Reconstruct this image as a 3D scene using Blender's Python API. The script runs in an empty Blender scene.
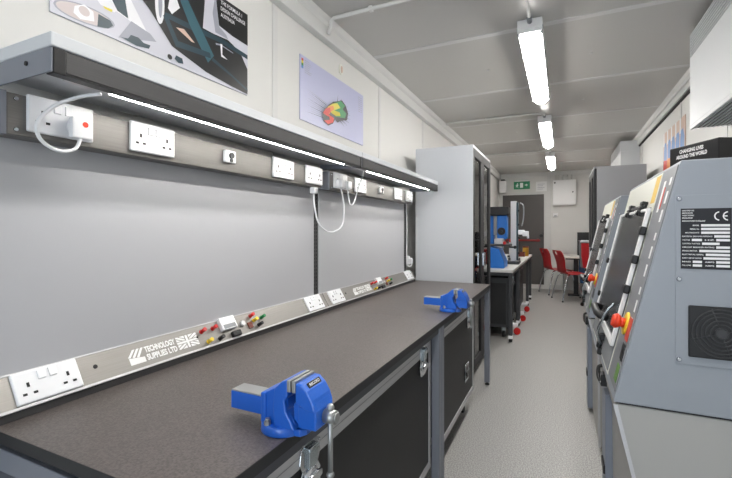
import bpy, bmesh, math, random
from mathutils import Vector, Matrix
random.seed(7)
PI = math.pi
scene = bpy.context.scene
COL = scene.collection

# ------------------------------------------------------------------ materials
def lin(c):
    c /= 255.0
    return c / 12.92 if c <= 0.04045 else ((c + 0.055) / 1.055) ** 2.4
def rgb(r, g, b):
    return (lin(r), lin(g), lin(b), 1.0)
def mat(name, c, rough=0.5, metal=0.0, emit=None, estr=0.0, noise=None, bump=None, coat=0.0):
    """noise=(scale, amount, colour2)   bump=(scale, strength)"""
    m = bpy.data.materials.new(name); m.use_nodes = True
    nt = m.node_tree; b = nt.nodes['Principled BSDF']
    b.inputs['Base Color'].default_value = rgb(*c)
    b.inputs['Roughness'].default_value = rough
    b.inputs['Metallic'].default_value = metal
    b.inputs['Coat Weight'].default_value = coat
    if emit:
        b.inputs['Emission Color'].default_value = rgb(*emit)
        b.inputs['Emission Strength'].default_value = estr
    if noise or bump:
        tc = nt.nodes.new('ShaderNodeTexCoord')
    if noise:
        n = nt.nodes.new('ShaderNodeTexNoise'); n.inputs['Scale'].default_value = noise[0]
        n.inputs['Detail'].default_value = 4
        if len(noise) > 3:
            mp = nt.nodes.new('ShaderNodeMapping'); mp.inputs['Scale'].default_value = noise[3]
            nt.links.new(tc.outputs['Object'], mp.inputs['Vector']); nt.links.new(mp.outputs['Vector'], n.inputs['Vector'])
        else:
            nt.links.new(tc.outputs['Object'], n.inputs['Vector'])
        r = nt.nodes.new('ShaderNodeValToRGB')
        r.color_ramp.elements[0].position = 0.5 - noise[1]; r.color_ramp.elements[1].position = 0.5 + noise[1]
        r.color_ramp.elements[0].color = rgb(*c); r.color_ramp.elements[1].color = rgb(*noise[2])
        nt.links.new(n.outputs['Fac'], r.inputs['Fac']); nt.links.new(r.outputs['Color'], b.inputs['Base Color'])
    if bump:
        n2 = nt.nodes.new('ShaderNodeTexNoise'); n2.inputs['Scale'].default_value = bump[0]
        nt.links.new(tc.outputs['Object'], n2.inputs['Vector'])
        bp = nt.nodes.new('ShaderNodeBump'); bp.inputs['Strength'].default_value = bump[1]; bp.inputs['Distance'].default_value = 0.002
        nt.links.new(n2.outputs['Fac'], bp.inputs['Height']); nt.links.new(bp.outputs['Normal'], b.inputs['Normal'])
    return m
def glass_mat(name, tint, alpha, rough=0.05, sheen=None, hz=0.0):
    m = bpy.data.materials.new(name); m.use_nodes = True
    nt = m.node_tree; nt.nodes.remove(nt.nodes['Principled BSDF']); out = nt.nodes['Material Output']
    t = nt.nodes.new('ShaderNodeBsdfTransparent'); t.inputs['Color'].default_value = rgb(*tint)
    g = nt.nodes.new('ShaderNodeBsdfGlossy'); g.inputs['Roughness'].default_value = rough
    lw = nt.nodes.new('ShaderNodeLayerWeight'); lw.inputs['Blend'].default_value = alpha
    mx = nt.nodes.new('ShaderNodeMixShader')
    nt.links.new(lw.outputs['Fresnel'], mx.inputs['Fac']); nt.links.new(t.outputs[0], mx.inputs[1]); nt.links.new(g.outputs[0], mx.inputs[2])
    fin = mx
    if sheen:          # flat grey mixed in, standing for the pane's pale reflections
        d = nt.nodes.new('ShaderNodeBsdfDiffuse'); d.inputs['Color'].default_value = rgb(*sheen)
        fin = nt.nodes.new('ShaderNodeMixShader'); fin.inputs['Fac'].default_value = hz
        nt.links.new(mx.outputs[0], fin.inputs[1]); nt.links.new(d.outputs[0], fin.inputs[2])
    nt.links.new(fin.outputs[0], out.inputs['Surface'])
    return m

M = {}
M['wall'] = mat('wall_paint', (214, 213, 210), 0.55)
M['ceiling'] = mat('ceiling_paint', (188, 186, 182), 0.34, bump=(60, 0.05))
M['trimw'] = mat('trim_white', (208, 208, 206), 0.45)
M['seam'] = mat('seam_white', (208, 207, 206), 0.45)
M['floor'] = mat('floor_vinyl', (136, 135, 133), 0.42, noise=(150, 0.07, (182, 181, 178)), bump=(300, 0.05))
M['worktop'] = mat('worktop_laminate', (80, 74, 72), 0.36, noise=(200, 0.12, (102, 95, 92)), bump=(420, 0.25))
M['topedge'] = mat('worktop_edge', (34, 35, 38), 0.5)
M['bluegrey'] = mat('bluegrey_paint', (120, 124, 134), 0.42)
M['rail_shaded'] = mat('shaded_rail_paint', (70, 72, 78), 0.5)  # blue-grey frame paint, darkened for the shade under the worktop
M['graphite'] = mat('graphite_metal', (66, 66, 67), 0.5, 0.3, noise=(90, 0.3, (78, 77, 77), (1, 0.05, 6)))
M['steel'] = mat('brushed_steel', (138, 135, 131), 0.42, 0.6, noise=(140, 0.3, (152, 149, 145), (1, 0.06, 5)))
M['steel_dark'] = mat('brushed_dark_steel', (112, 110, 108), 0.45, 0.6, noise=(140, 0.3, (126, 124, 121), (1, 0.06, 5)))
M['alu'] = mat('aluminium', (190, 190, 192), 0.45, 0.5, noise=(60, 0.35, (208, 208, 210), (6, 0.1, 6)))
M['chrome'] = mat('chrome', (205, 208, 212), 0.16, 1.0)
M['zinc'] = mat('zinc', (190, 200, 205), 0.22, 1.0)
M['black'] = mat('black_plastic', (22, 22, 24), 0.42)
M['matblack'] = mat('black_case_board', (30, 30, 31), 0.55, bump=(500, 0.1))
M['rubber'] = mat('rubber', (26, 26, 27), 0.75)
M['shelf_lip'] = mat('shelf_pale_grey', (206, 209, 213), 0.45)
M['cabinet'] = mat('cabinet_pale_grey', (204, 207, 212), 0.42)
M['doorframe'] = mat('dark_door_frame', (46, 46, 48), 0.6)
M['board'] = mat('grey_back_board', (182, 183, 187), 0.3)
M['socket'] = mat('white_plastic', (236, 237, 240), 0.28)
M['white'] = mat('white_paint', (236, 236, 236), 0.5)
M['pinhole'] = mat('dark_hole', (30, 30, 32), 0.7)
M['red'] = mat('red_plastic', (200, 30, 28), 0.35)
M['dark_red'] = mat('dark_red', (136, 28, 28), 0.4)
M['yellow'] = mat('yellow_plastic', (232, 200, 50), 0.35)
M['green'] = mat('green_plastic', (20, 130, 70), 0.35)
M['orange'] = mat('orange_red', (226, 66, 36), 0.35)
M['brown'] = mat('brown_plastic', (110, 48, 34), 0.45)
M['vice'] = mat('vice_blue_paint', (30, 98, 202), 0.3, bump=(140, 0.15), coat=0.25)
M['vice_steel'] = mat('vice_bare_steel', (176, 178, 178), 0.38, 0.85)
M['machine'] = mat('machine_grey_blue', (150, 156, 164), 0.4, bump=(300, 0.05))
M['machine_base'] = mat('machine_base_grey', (172, 171, 168), 0.45)
M['machine_bar'] = mat('machine_blue_bar', (132, 139, 152), 0.4)
M['machine_strip'] = mat('machine_strip_grey', (128, 130, 134), 0.45)
M['cream'] = mat('cream_panel', (226, 226, 216), 0.4)
M['midgrey'] = mat('mid_grey', (140, 143, 146), 0.45)
M['darkgrey'] = mat('dark_grey', (58, 59, 62), 0.5)
M['guardglass'] = glass_mat('guard_pane', (214, 216, 218), 0.16, 0.2, (190, 192, 194), 0.07)
M['glass'] = glass_mat('cabinet_glass', (215, 219, 221), 0.45)
M['plate'] = mat('black_plate', (22, 22, 30), 0.5)
M['green_label'] = mat('green_label', (100, 140, 70), 0.5)
M['yellow_label'] = mat('yellow_label', (226, 190, 90), 0.5)
M['red_label'] = mat('red_label', (206, 74, 58), 0.5)
M['chair'] = mat('chair_red', (168, 18, 28), 0.38)
M['chair_rim'] = mat('chair_rim_grey', (104, 106, 108), 0.5)
M['desk'] = mat('desk_top', (206, 203, 196), 0.4)
M['door'] = mat('door_brown_grey', (76, 72, 70), 0.45)
M['far_top'] = mat('pale_worktop', (196, 195, 192), 0.42)
M['mill'] = mat('mill_blue', (30, 110, 196), 0.4)
M['screen'] = mat('screen_black', (14, 14, 16), 0.25)
M['brass'] = mat('brass', (196, 150, 60), 0.3, 0.8)
M['lamp'] = mat('lamp_diffuser', (255, 255, 255), 0.5, emit=(255, 252, 247), estr=29.0)
M['led'] = mat('led_strip', (255, 255, 255), 0.5, emit=(255, 251, 244), estr=110.0)
M['grille'] = mat('grille_dark', (92, 92, 90), 0.5)
M['exit'] = mat('exit_green', (16, 104, 70), 0.4, emit=(20, 150, 90), estr=0.08)
M['acwhite'] = mat('ac_white', (196, 198, 200), 0.4)
M['p_lilac'] = mat('print_lilac', (182, 184, 214), 0.35)
M['p_pale'] = mat('print_pale', (196, 196, 206), 0.35)
M['p_teal'] = mat('print_teal', (24, 54, 66), 0.35)
M['p_teal2'] = mat('print_mid_teal', (44, 88, 100), 0.35)
M['p_black'] = mat('print_black', (14, 15, 18), 0.35)
M['p_grey'] = mat('print_grey', (150, 152, 164), 0.35)
M['p_white'] = mat('print_white', (228, 228, 232), 0.35)
M['p_pink'] = mat('print_pink', (196, 184, 184), 0.35)
M['p_blue'] = mat('print_blue', (84, 130, 190), 0.4)
M['p_red'] = mat('print_red', (206, 60, 48), 0.4)
M['p_yellow'] = mat('print_yellow', (216, 200, 50), 0.4)
M['p_green'] = mat('print_green', (50, 140, 80), 0.4)
M['p_orange'] = mat('print_orange', (220, 130, 40), 0.4)
M['p_tan'] = mat('print_tan', (204, 176, 160), 0.4)
M['p_brown'] = mat('print_brown', (112, 84, 70), 0.4)

# ------------------------------------------------------------------ mesh builder
def frame(o, u, v):
    u = Vector(u).normalized(); v = Vector(v).normalized(); n = u.cross(v)
    m = Matrix.Identity(4)
    for i in range(3):
        m[i][0] = u[i]; m[i][1] = v[i]; m[i][2] = n[i]; m[i][3] = o[i]
    return m
def catmull(pts, k=8):
    pts = [Vector(p) for p in pts]
    P = [pts[0] * 2 - pts[1]] + pts + [pts[-1] * 2 - pts[-2]]
    out = []
    for i in range(1, len(P) - 2):
        a, b, c, d = P[i - 1], P[i], P[i + 1], P[i + 2]
        for j in range(k):
            t = j / k
            out.append(0.5 * ((2 * b) + (c - a) * t + (2 * a - 5 * b + 4 * c - d) * t * t + (3 * b - a - 3 * c + d) * t ** 3))
    out.append(pts[-1])
    return out
_text_cache = {}
def text_polys(s, size, bold=0.0):
    key = (s, size, bold)
    if key not in _text_cache:
        cu = bpy.data.curves.new('t', 'FONT'); cu.body = s; cu.size = size; cu.offset = bold; cu.resolution_u = 3
        ob = bpy.data.objects.new('t', cu); COL.objects.link(ob)
        dg = bpy.context.evaluated_depsgraph_get(); dg.update()
        me = bpy.data.meshes.new_from_object(ob.evaluated_get(dg))
        vs = [(v.co.x, v.co.y) for v in me.vertices]; fs = [tuple(p.vertices) for p in me.polygons]
        bpy.data.objects.remove(ob); bpy.data.curves.remove(cu); bpy.data.meshes.remove(me)
        _text_cache[key] = (vs, fs)
    return _text_cache[key]
class MB:
    def __init__(s, T=None):
        s.v = []; s.f = []; s.m = []; s.sm = []; s.T = T or Matrix.Identity(4)
    def add(s, vs, fs, m=0, smooth=False):
        o = len(s.v); s.v += [s.T @ Vector(p) for p in vs]
        for f in fs:
            s.f.append([i + o for i in f]); s.m.append(m); s.sm.append(smooth)
        return s
    def box(s, x0, y0, z0, x1, y1, z1, m=0):
        x0, x1 = sorted((x0, x1)); y0, y1 = sorted((y0, y1)); z0, z1 = sorted((z0, z1))
        vs = [(x0, y0, z0), (x1, y0, z0), (x1, y1, z0), (x0, y1, z0), (x0, y0, z1), (x1, y0, z1), (x1, y1, z1), (x0, y1, z1)]
        return s.add(vs, [(0, 3, 2, 1), (4, 5, 6, 7), (0, 1, 5, 4), (1, 2, 6, 5), (2, 3, 7, 6), (3, 0, 4, 7)], m)
    def cbox(s, c, d, m=0):
        return s.box(c[0] - d[0] / 2, c[1] - d[1] / 2, c[2] - d[2] / 2, c[0] + d[0] / 2, c[1] + d[1] / 2, c[2] + d[2] / 2, m)
    def cone(s, p0, p1, r0, r1=None, n=20, m=0, smooth=True):
        r1 = r0 if r1 is None else r1
        p0 = Vector(p0); p1 = Vector(p1); w = (p1 - p0).normalized()
        a = Vector((0, 0, 1)) if abs(w.z) < 0.9 else Vector((1, 0, 0))
        u = w.cross(a).normalized(); v = w.cross(u)
        r_a = [p0 + (u * math.cos(2 * PI * i / n) + v * math.sin(2 * PI * i / n)) * r0 for i in range(n)]
        r_b = [p1 + (u * math.cos(2 * PI * i / n) + v * math.sin(2 * PI * i / n)) * r1 for i in range(n)]
        o = len(s.v)
        s.add(r_a + r_b, [(i, (i + 1) % n, n + (i + 1) % n, n + i) for i in range(n)], m, smooth)
        s.add([], [], m)
        s.f.append([o + i for i in range(n - 1, -1, -1)]); s.m.append(m); s.sm.append(False)
        s.f.append([o + n + i for i in range(n)]); s.m.append(m); s.sm.append(False)
        return s
    def tube(s, pts, r, n=8, m=0, k=8, smooth_path=True):
        P = catmull(pts, k) if smooth_path else [Vector(p) for p in pts]
        rings = []; u = None
        for i, p in enumerate(P):
            w = (P[min(i + 1, len(P) - 1)] - P[max(i - 1, 0)]).normalized()
            if u is None:
                a = Vector((0, 0, 1)) if abs(w.z) < 0.9 else Vector((1, 0, 0)); u = w.cross(a).normalized()
            else:
                u = (u - w * u.dot(w)).normalized()
            v = w.cross(u)
            rings.append([p + (u * math.cos(2 * PI * j / n) + v * math.sin(2 * PI * j / n)) * r for j in range(n)])
        vs = [p for ring in rings for p in ring]; fs = []
        for i in range(len(rings) - 1):
            for j in range(n):
                fs.append((i * n + j, i * n + (j + 1) % n, (i + 1) * n + (j + 1) % n, (i + 1) * n + j))
        s.add(vs, fs, m, True)
        o = len(s.v) - len(vs); L = len(rings) - 1
        s.f.append([o + j for j in range(n - 1, -1, -1)]); s.m.append(m); s.sm.append(False)
        s.f.append([o + L * n + j for j in range(n)]); s.m.append(m); s.sm.append(False)
        return s
    def ball(s, c, r, m=0, nu=14, nv=8, sc=(1, 1, 1)):
        vs = []; fs = []
        for i in range(nv + 1):
            th = PI * i / nv
            for j in range(nu):
                ph = 2 * PI * j / nu
                vs.append((c[0] + r * sc[0] * math.sin(th) * math.cos(ph), c[1] + r * sc[1] * math.sin(th) * math.sin(ph), c[2] + r * sc[2] * math.cos(th)))
        for i in range(nv):
            for j in range(nu):
                fs.append((i * nu + j, (i + 1) * nu + j, (i + 1) * nu + (j + 1) % nu, i * nu + (j + 1) % nu))
        return s.add(vs, fs, m, True)
    def prism(s, poly, a0, a1, axis='y', m=0):
        """poly in the two other axes (x,z) for y, (y,z) for x, (x,y) for z"""
        def mk(p, a):
            return {'y': (p[0], a, p[1]), 'x': (a, p[0], p[1]), 'z': (p[0], p[1], a)}[axis]
        n = len(poly)
        vs = [mk(p, a0) for p in poly] + [mk(p, a1) for p in poly]
        fs = [tuple(range(n)), tuple(range(2 * n - 1, n - 1, -1))] + [(i, n + i, n + (i + 1) % n, (i + 1) % n) for i in range(n)]
        return s.add(vs, fs, m)
    def flat(s, poly, h, m=0):       # a printed shape lying in the local xy plane at height h
        return s.add([(p[0], p[1], h) for p in poly], [tuple(range(len(poly)))], m)
    def text(s, t, x, y, h, size, m=0, width=None, bold=0.0, height=None):
        vs, fs = text_polys(t, size, bold)
        if not vs: return s
        x0 = min(v[0] for v in vs); x1 = max(v[0] for v in vs); y0 = min(v[1] for v in vs); y1 = max(v[1] for v in vs)
        kx = width / (x1 - x0) if width else 1.0
        ky = height / (y1 - y0) if height else 1.0
        return s.add([(x + (v[0] - x0) * kx, y + (v[1] - y0) * ky, h) for v in vs], fs, m)
    def build(s, name, mats, parent=None, bevel=0.0, seg=2):
        if isinstance(mats, str): mats = [mats]
        bm = bmesh.new()
        bv = [bm.verts.new(p) for p in s.v]
        for f, m, sm in zip(s.f, s.m, s.sm):
            try: fc = bm.faces.new([bv[i] for i in f])
            except ValueError: continue
            fc.material_index = m; fc.smooth = sm
        if name not in FLAT_NAMES:
            bmesh.ops.recalc_face_normals(bm, faces=bm.faces)
        lo = Vector([min(v.co[i] for v in bm.verts) for i in range(3)]); hi = Vector([max(v.co[i] for v in bm.verts) for i in range(3)])
        c = (lo + hi) / 2
        if parent is None: c.z = lo.z
        bmesh.ops.translate(bm, verts=bm.verts, vec=-c)
        me = bpy.data.meshes.new(name); bm.to_mesh(me); bm.free()
        for k in mats: me.materials.append(M[k])
        o = bpy.data.objects.new(name, me); COL.objects.link(o)
        if parent is not None:
            o.parent = parent; o.location = c - wloc(parent)
        else:
            o.location = c
        if bevel:
            b = o.modifiers.new('bevel', 'BEVEL'); b.width = bevel; b.segments = seg; b.limit_method = 'ANGLE'; b.angle_limit = math.radians(40)
        return o
FLAT_NAMES = set()
def wloc(o):
    p = Vector(o.location)
    while o.parent:
        o = o.parent; p += Vector(o.location)
    return p
def tag(o, label, cat, group=None, kind=None):
    o['label'] = label; o['category'] = cat
    if group: o['group'] = group
    if kind: o['kind'] = kind
    return o
def thing(name, label, cat, loc=(0, 0, 0), group=None):
    o = bpy.data.objects.new(name, None); COL.objects.link(o); o.empty_display_size = 0.05
    o.location = loc
    return tag(o, label, cat, group)
def copy_tree(o, parent=None):
    c = o.copy(); COL.objects.link(c)
    if parent: c.parent = parent
    for ch in list(o.children): copy_tree(ch, c)
    return c
def dup(o, loc, label, rotz=None):
    c = copy_tree(o); c.location = loc; c['label'] = label
    if rotz is not None: c.rotation_euler = (0, 0, rotz)
    return c
def struct(o, label=None, cat=None):
    o['kind'] = 'structure'
    if label: o['label'] = label
    if cat: o['category'] = cat
    return o

# ------------------------------------------------------------------ room
XL, XR, YN, YF, ZC = -1.28, 0.93, -2.3, 9.6, 2.484
struct(MB().box(XL - .1, YN - .1, -.1, XR + .1, YF + .1, 0).build('floor', 'floor'), 'speckled light grey vinyl floor of the workshop', 'floor')
struct(MB().box(XL - .1, YN - .1, ZC, XR + .1, YF + .1, ZC + .1).build('ceiling', 'ceiling'), 'pale panelled ceiling with cross joints', 'ceiling')
struct(MB().box(XL - .1, YN - .1, 0, XL, YF + .1, ZC).build('wall_left', 'wall'), 'white panelled wall behind the blue-vice workbenches', 'wall')
struct(MB().box(XR, YN - .1, 0, XR + .1, YF + .1, ZC).build('wall_right', 'wall'), 'white wall behind the grey machines', 'wall')
struct(MB().box(XL, YF, 0, XR, YF + .1, ZC).build('wall_back', 'wall'), 'white end wall with the dark exit door', 'wall')
w = MB(); w.box(XL, YN - .1, 0, -.75, YN, ZC); w.box(.6, YN - .1, 0, XR, YN, ZC); w.box(-.75, YN - .1, 2.12, .6, YN, ZC)
struct(w.build('wall_front', 'wall'), 'white near end wall with open doorway', 'wall')
# cornices
struct(MB().box(XL, YN, 2.358, -1.232, YF, 2.432).build('trim_1', 'trimw', None, .004), 'long white boxed cornice on the left wall', 'trim')
struct(MB().prism([(XL, 2.432), (-1.238, 2.432), (-1.222, 2.45), (-1.215, ZC), (XL, ZC)], YN, YF).build('trim_2', 'trimw'), 'white ceiling cove above the left wall cornice', 'trim')
struct(MB().box(XR, YN, 2.37, XR - .03, YF, 2.43).build('trim_3', 'trimw', None, .004), 'white boxed cornice on the right wall', 'trim')
struct(MB().prism([(XR, 2.43), (XR - .036, 2.43), (XR - .05, 2.45), (XR - .055, ZC), (XR, ZC)], YN, YF).build('trim_4', 'trimw'), 'white ceiling cove above the right wall cornice', 'trim')
struct(MB().box(XR, YN, 2.352, XR - .016, YF, 2.37).build('trim_5', 'rubber'), 'dark strip drawn as the shadow gap beneath the right wall cornice', 'trim')  # black strip in place of the gap's shade, borrowing the rubber colour
struct(MB().box(XL + .05, YF - .03, 2.4, XR - .06, YF, ZC).build('trim_6', 'trimw', None, .004), 'white cornice across the end wall', 'trim')
k = 7
for y in (.45, 1.57, 2.70, 3.83, 4.96, 6.09, 7.22, 8.35):
    struct(MB().box(-1.215, y - .022, ZC - .004, XR - .055, y + .022, ZC).build('trim_%d' % k, 'seam'), None); k += 1
for y in (1.65, 2.95, 4.05, 5.2, 6.4, 7.6):
    struct(MB().box(XL, y - .02, 1.0, XL + .004, y + .02, 2.358).build('trim_%d' % k, 'seam'), None); k += 1
for y in (3.3, 4.4, 6.3, 7.5):
    struct(MB().box(XR, y - .02, 0, XR - .004, y + .02, 2.352).build('trim_%d' % k, 'seam'), None); k += 1
struct(MB().box(-1.25, YF - .012, 0.0, XR, YF, .1).build('baseboard_back', 'trimw'), 'white skirting along the end wall', 'baseboard')

# end-wall door
d = struct(MB().box(-1.183, YF - .05, .09, -.347, YF - .01, 2.01).build('door_1', 'door', None, .003), 'dark brown-grey exit door with red push bar', 'door')
b = MB(); b.box(-1.1, YF - .1, 1.01, -.42, YF - .075, 1.05); b.box(-1.08, YF - .08, 1.0, -1.03, YF - .05, 1.06); b.box(-.49, YF - .08, 1.0, -.44, YF - .05, 1.06)
b.build('push_bar', 'dark_red', d, .004)
MB().cone((-.40, YF - .05, 1.13), (-.40, YF - .10, 1.13), .04, .035).build('door_knob', 'black', d)
f = MB(); f.box(-1.235, YF - .03, .0, -1.183, YF, 2.06); f.box(-.347, YF - .03, 0, -.285, YF, 2.06); f.box(-1.183, YF - .03, 2.01, -.347, YF, 2.06); f.box(-1.183, YF - .06, 0, -.347, YF, .085)
struct(f.build('trim_30', 'trimw', None, .003), 'white frame round the dark exit door', 'trim')
struct(MB().box(-.285, YF - .02, 0.1, -.215, YF, 2.4).build('trim_31', 'trimw', None, .003), 'white upright cover strip on the end wall', 'trim')

# ------------------------------------------------------------------ ceiling lights
def ceiling_light(y0, label):
    t = thing('ceiling_light', label, 'light', (-.17, y0, ZC), 'fluorescent battens along the ceiling')
    L = 1.45
    b = MB(); b.box(-.238, y0, 2.432, -.102, y0 + L, ZC - .006); b.box(-.238, y0, 2.408, -.232, y0 + L, 2.432); b.box(-.108, y0, 2.408, -.102, y0 + L, 2.432)
    b.box(-.232, y0, 2.40, -.108, y0 + .012, 2.432); b.box(-.232, y0 + L - .012, 2.40, -.108, y0 + L, 2.432)
    b.build('housing', 'white', t, .002)
    df = MB(); n = 10
    prof = [(-.17 + .056 * math.cos(PI + PI * i / n), 2.43 + .056 * math.sin(PI + PI * i / n)) for i in range(n + 1)]
    df.prism(prof, y0 + .014, y0 + L - .014)
    df.build('diffuser', 'lamp', t)
    for q, yy in enumerate((y0 + .03, y0 + .4, y0 + .75, y0 + 1.1, y0 + L - .03)):
        for sx in (-1, 1):
            MB().box(-.17 + sx * .056, yy - .014, 2.398, -.17 + sx * .071, yy + .014, 2.44).build('clip', 'midgrey', t, .002)
    MB().cone((-.17, y0 - .05, 2.46), (-.17, y0 + .005, 2.46), .014, n=10).build('cable_gland', 'midgrey', t)
    return t
ceiling_light(2.58, 'glowing twin fluorescent ceiling batten, largest and nearest of the row')
ceiling_light(4.82, 'glowing fluorescent ceiling batten, middle of the three in view')
ceiling_light(7.1, 'glowing fluorescent ceiling batten closest to the exit door')
ceiling_light(.33, 'fluorescent ceiling batten over the near workbench end, above the picture')
# conduits
def conduit(pts, label, clips):
    t = thing('conduit', label, 'conduit', pts[0], 'white cable conduits on the ceiling')
    MB().tube(pts, .011, 10, smooth_path=False).build('pipe', 'trimw', t)
    for c in clips:
        b = MB(); b.box(c[0] - .012, c[1] - .016, c[2] - .014, c[0] + .012, c[1] + .016, ZC - .0045); b.build('clip', 'trimw', t, .003)
    return t
zc = ZC - .016
conduit([(-1.222, 2.07, 2.38), (-1.205, 2.07, 2.42), (-1.2, 2.07, 2.455), (-1.185, 2.07, zc), (-.17, 2.07, zc), (-.17, 2.53, zc)], 'white conduit climbing the cornice to the nearest ceiling batten', [(-.95, 2.07, zc), (-.6, 2.07, zc), (-.17, 2.2, zc)])
conduit([(-1.2, 4.68, zc - .01), (-1.15, 4.68, zc), (-.17, 4.68, zc), (-.17, 4.77, zc)], 'white conduit crossing the ceiling to the middle batten', [(-1.0, 4.68, zc), (-.75, 4.68, zc), (-.5, 4.68, zc)])
conduit([(-1.2, 6.95, zc - .01), (-1.15, 6.95, zc), (-.17, 6.95, zc), (-.17, 7.05, zc)], 'white conduit crossing the ceiling to the furthest batten', [(-.8, 6.95, zc), (-.45, 6.95, zc)])
for (x, y, w_) in ((-.516, 3.29, 'left of the nearest batten'), (.183, 3.28, 'right of the nearest batten'), (.18, 4.40, 'beyond the second ceiling seam, machine side'), (.18, 5.47, 'right of the middle batten'), (-.512, 5.52, 'left of the middle batten')):
    tag(MB().cone((x, y, ZC - .006), (x, y, ZC), .008, .011, 12).build('ceiling_screw', 'seam'), 'small white screw cap in the ceiling ' + w_, 'screw', 'ceiling screw caps')

# ------------------------------------------------------------------ sockets
def pin_set(mb, x, y, h, m):
    mb.cbox((x, y + .012, h), (.0055, .011, .0016), m)
    mb.cbox((x - .011, y - .010, h), (.0085, .0055, .0016), m); mb.cbox((x + .011, y - .010, h), (.0085, .0055, .0016), m)
def socket(parent, T, s, t, w=.147, hgt=.086, double=True, th=.012):
    p = MB(T); p.box(s - w / 2, t - hgt / 2, 0, s + w / 2, t + hgt / 2, th)
    o = p.build('socket', 'socket', parent, .004, 3)
    q = MB(T)
    if double:
        pin_set(q, s - w * .30, t - .008, th + .0004, 0)
        q2 = MB(T); pin_set(q2, s + w * .30, t - .008, th + .0004, 0); q2.build('pin_holes', 'pinhole', o)
    else:
        pin_set(q, s, t - .008, th + .0004, 0)
    q.build('pin_holes', 'pinhole', o)
    for dx in ((-.0125, .0125) if double else (.02,)):
        MB(T).box(s + dx - .0088, t + .010, th - .001, s + dx + .0088, t + .033, th + .004).build('rocker_switch', 'socket', o, .002)
    return o
def aerial(parent, T, s, t):
    b = MB(T); b.box(s - .026, t - .022, 0, s + .026, t + .022, .016); o = b.build('aerial_outlet', 'socket', parent, .003)
    q = MB(T); q.cone((s, t + .003, .016), (s, t + .003, .022), .011, n=16); q.cone((s, t - .014, .0161), (s, t - .014, .02), .007, n=12); q.build('outlet_jack', 'darkgrey', o)
    return o

# ------------------------------------------------------------------ dado trunking strips (upper)
UY, UZ, UX = .479, 1.466, -1.12
def upper_strip(label):
    t = thing('socket_strip', label, 'socket strip', (UX, UY, UZ), 'upper socket strips')
    T = frame((UX, UY, UZ), (0, 1, 0), (0, 0, 1))
    b = MB(T); b.box(.012, 0, -.06, 1.344, .094, 0); b.build('strip_body', 'steel_dark', t, .002)
    for s0 in (0, 1.344):
        b = MB(T); b.box(s0, -.002, -.06, s0 + .012, .096, .002); b.build('end_cap', 'bluegrey', t, .001)
    for s_ in (.122, .374, 1.02, 1.27): socket(t, T, s_, .055)
    aerial(t, T, .69, .055)
    for s_ in (.03, 1.325):
        for v_ in (.012, .082):
            MB(T).cone((s_, v_, 0), (s_, v_, .004), .005, .004, 10).build('screw', 'chrome', t)
    return t
us = upper_strip('steel socket strip with the charger plugged in at its near end')
us2 = dup(us, (UX, UY + 1.42, UZ), 'steel socket strip with two white plugs, beside the tall glazed cabinet')

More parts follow.
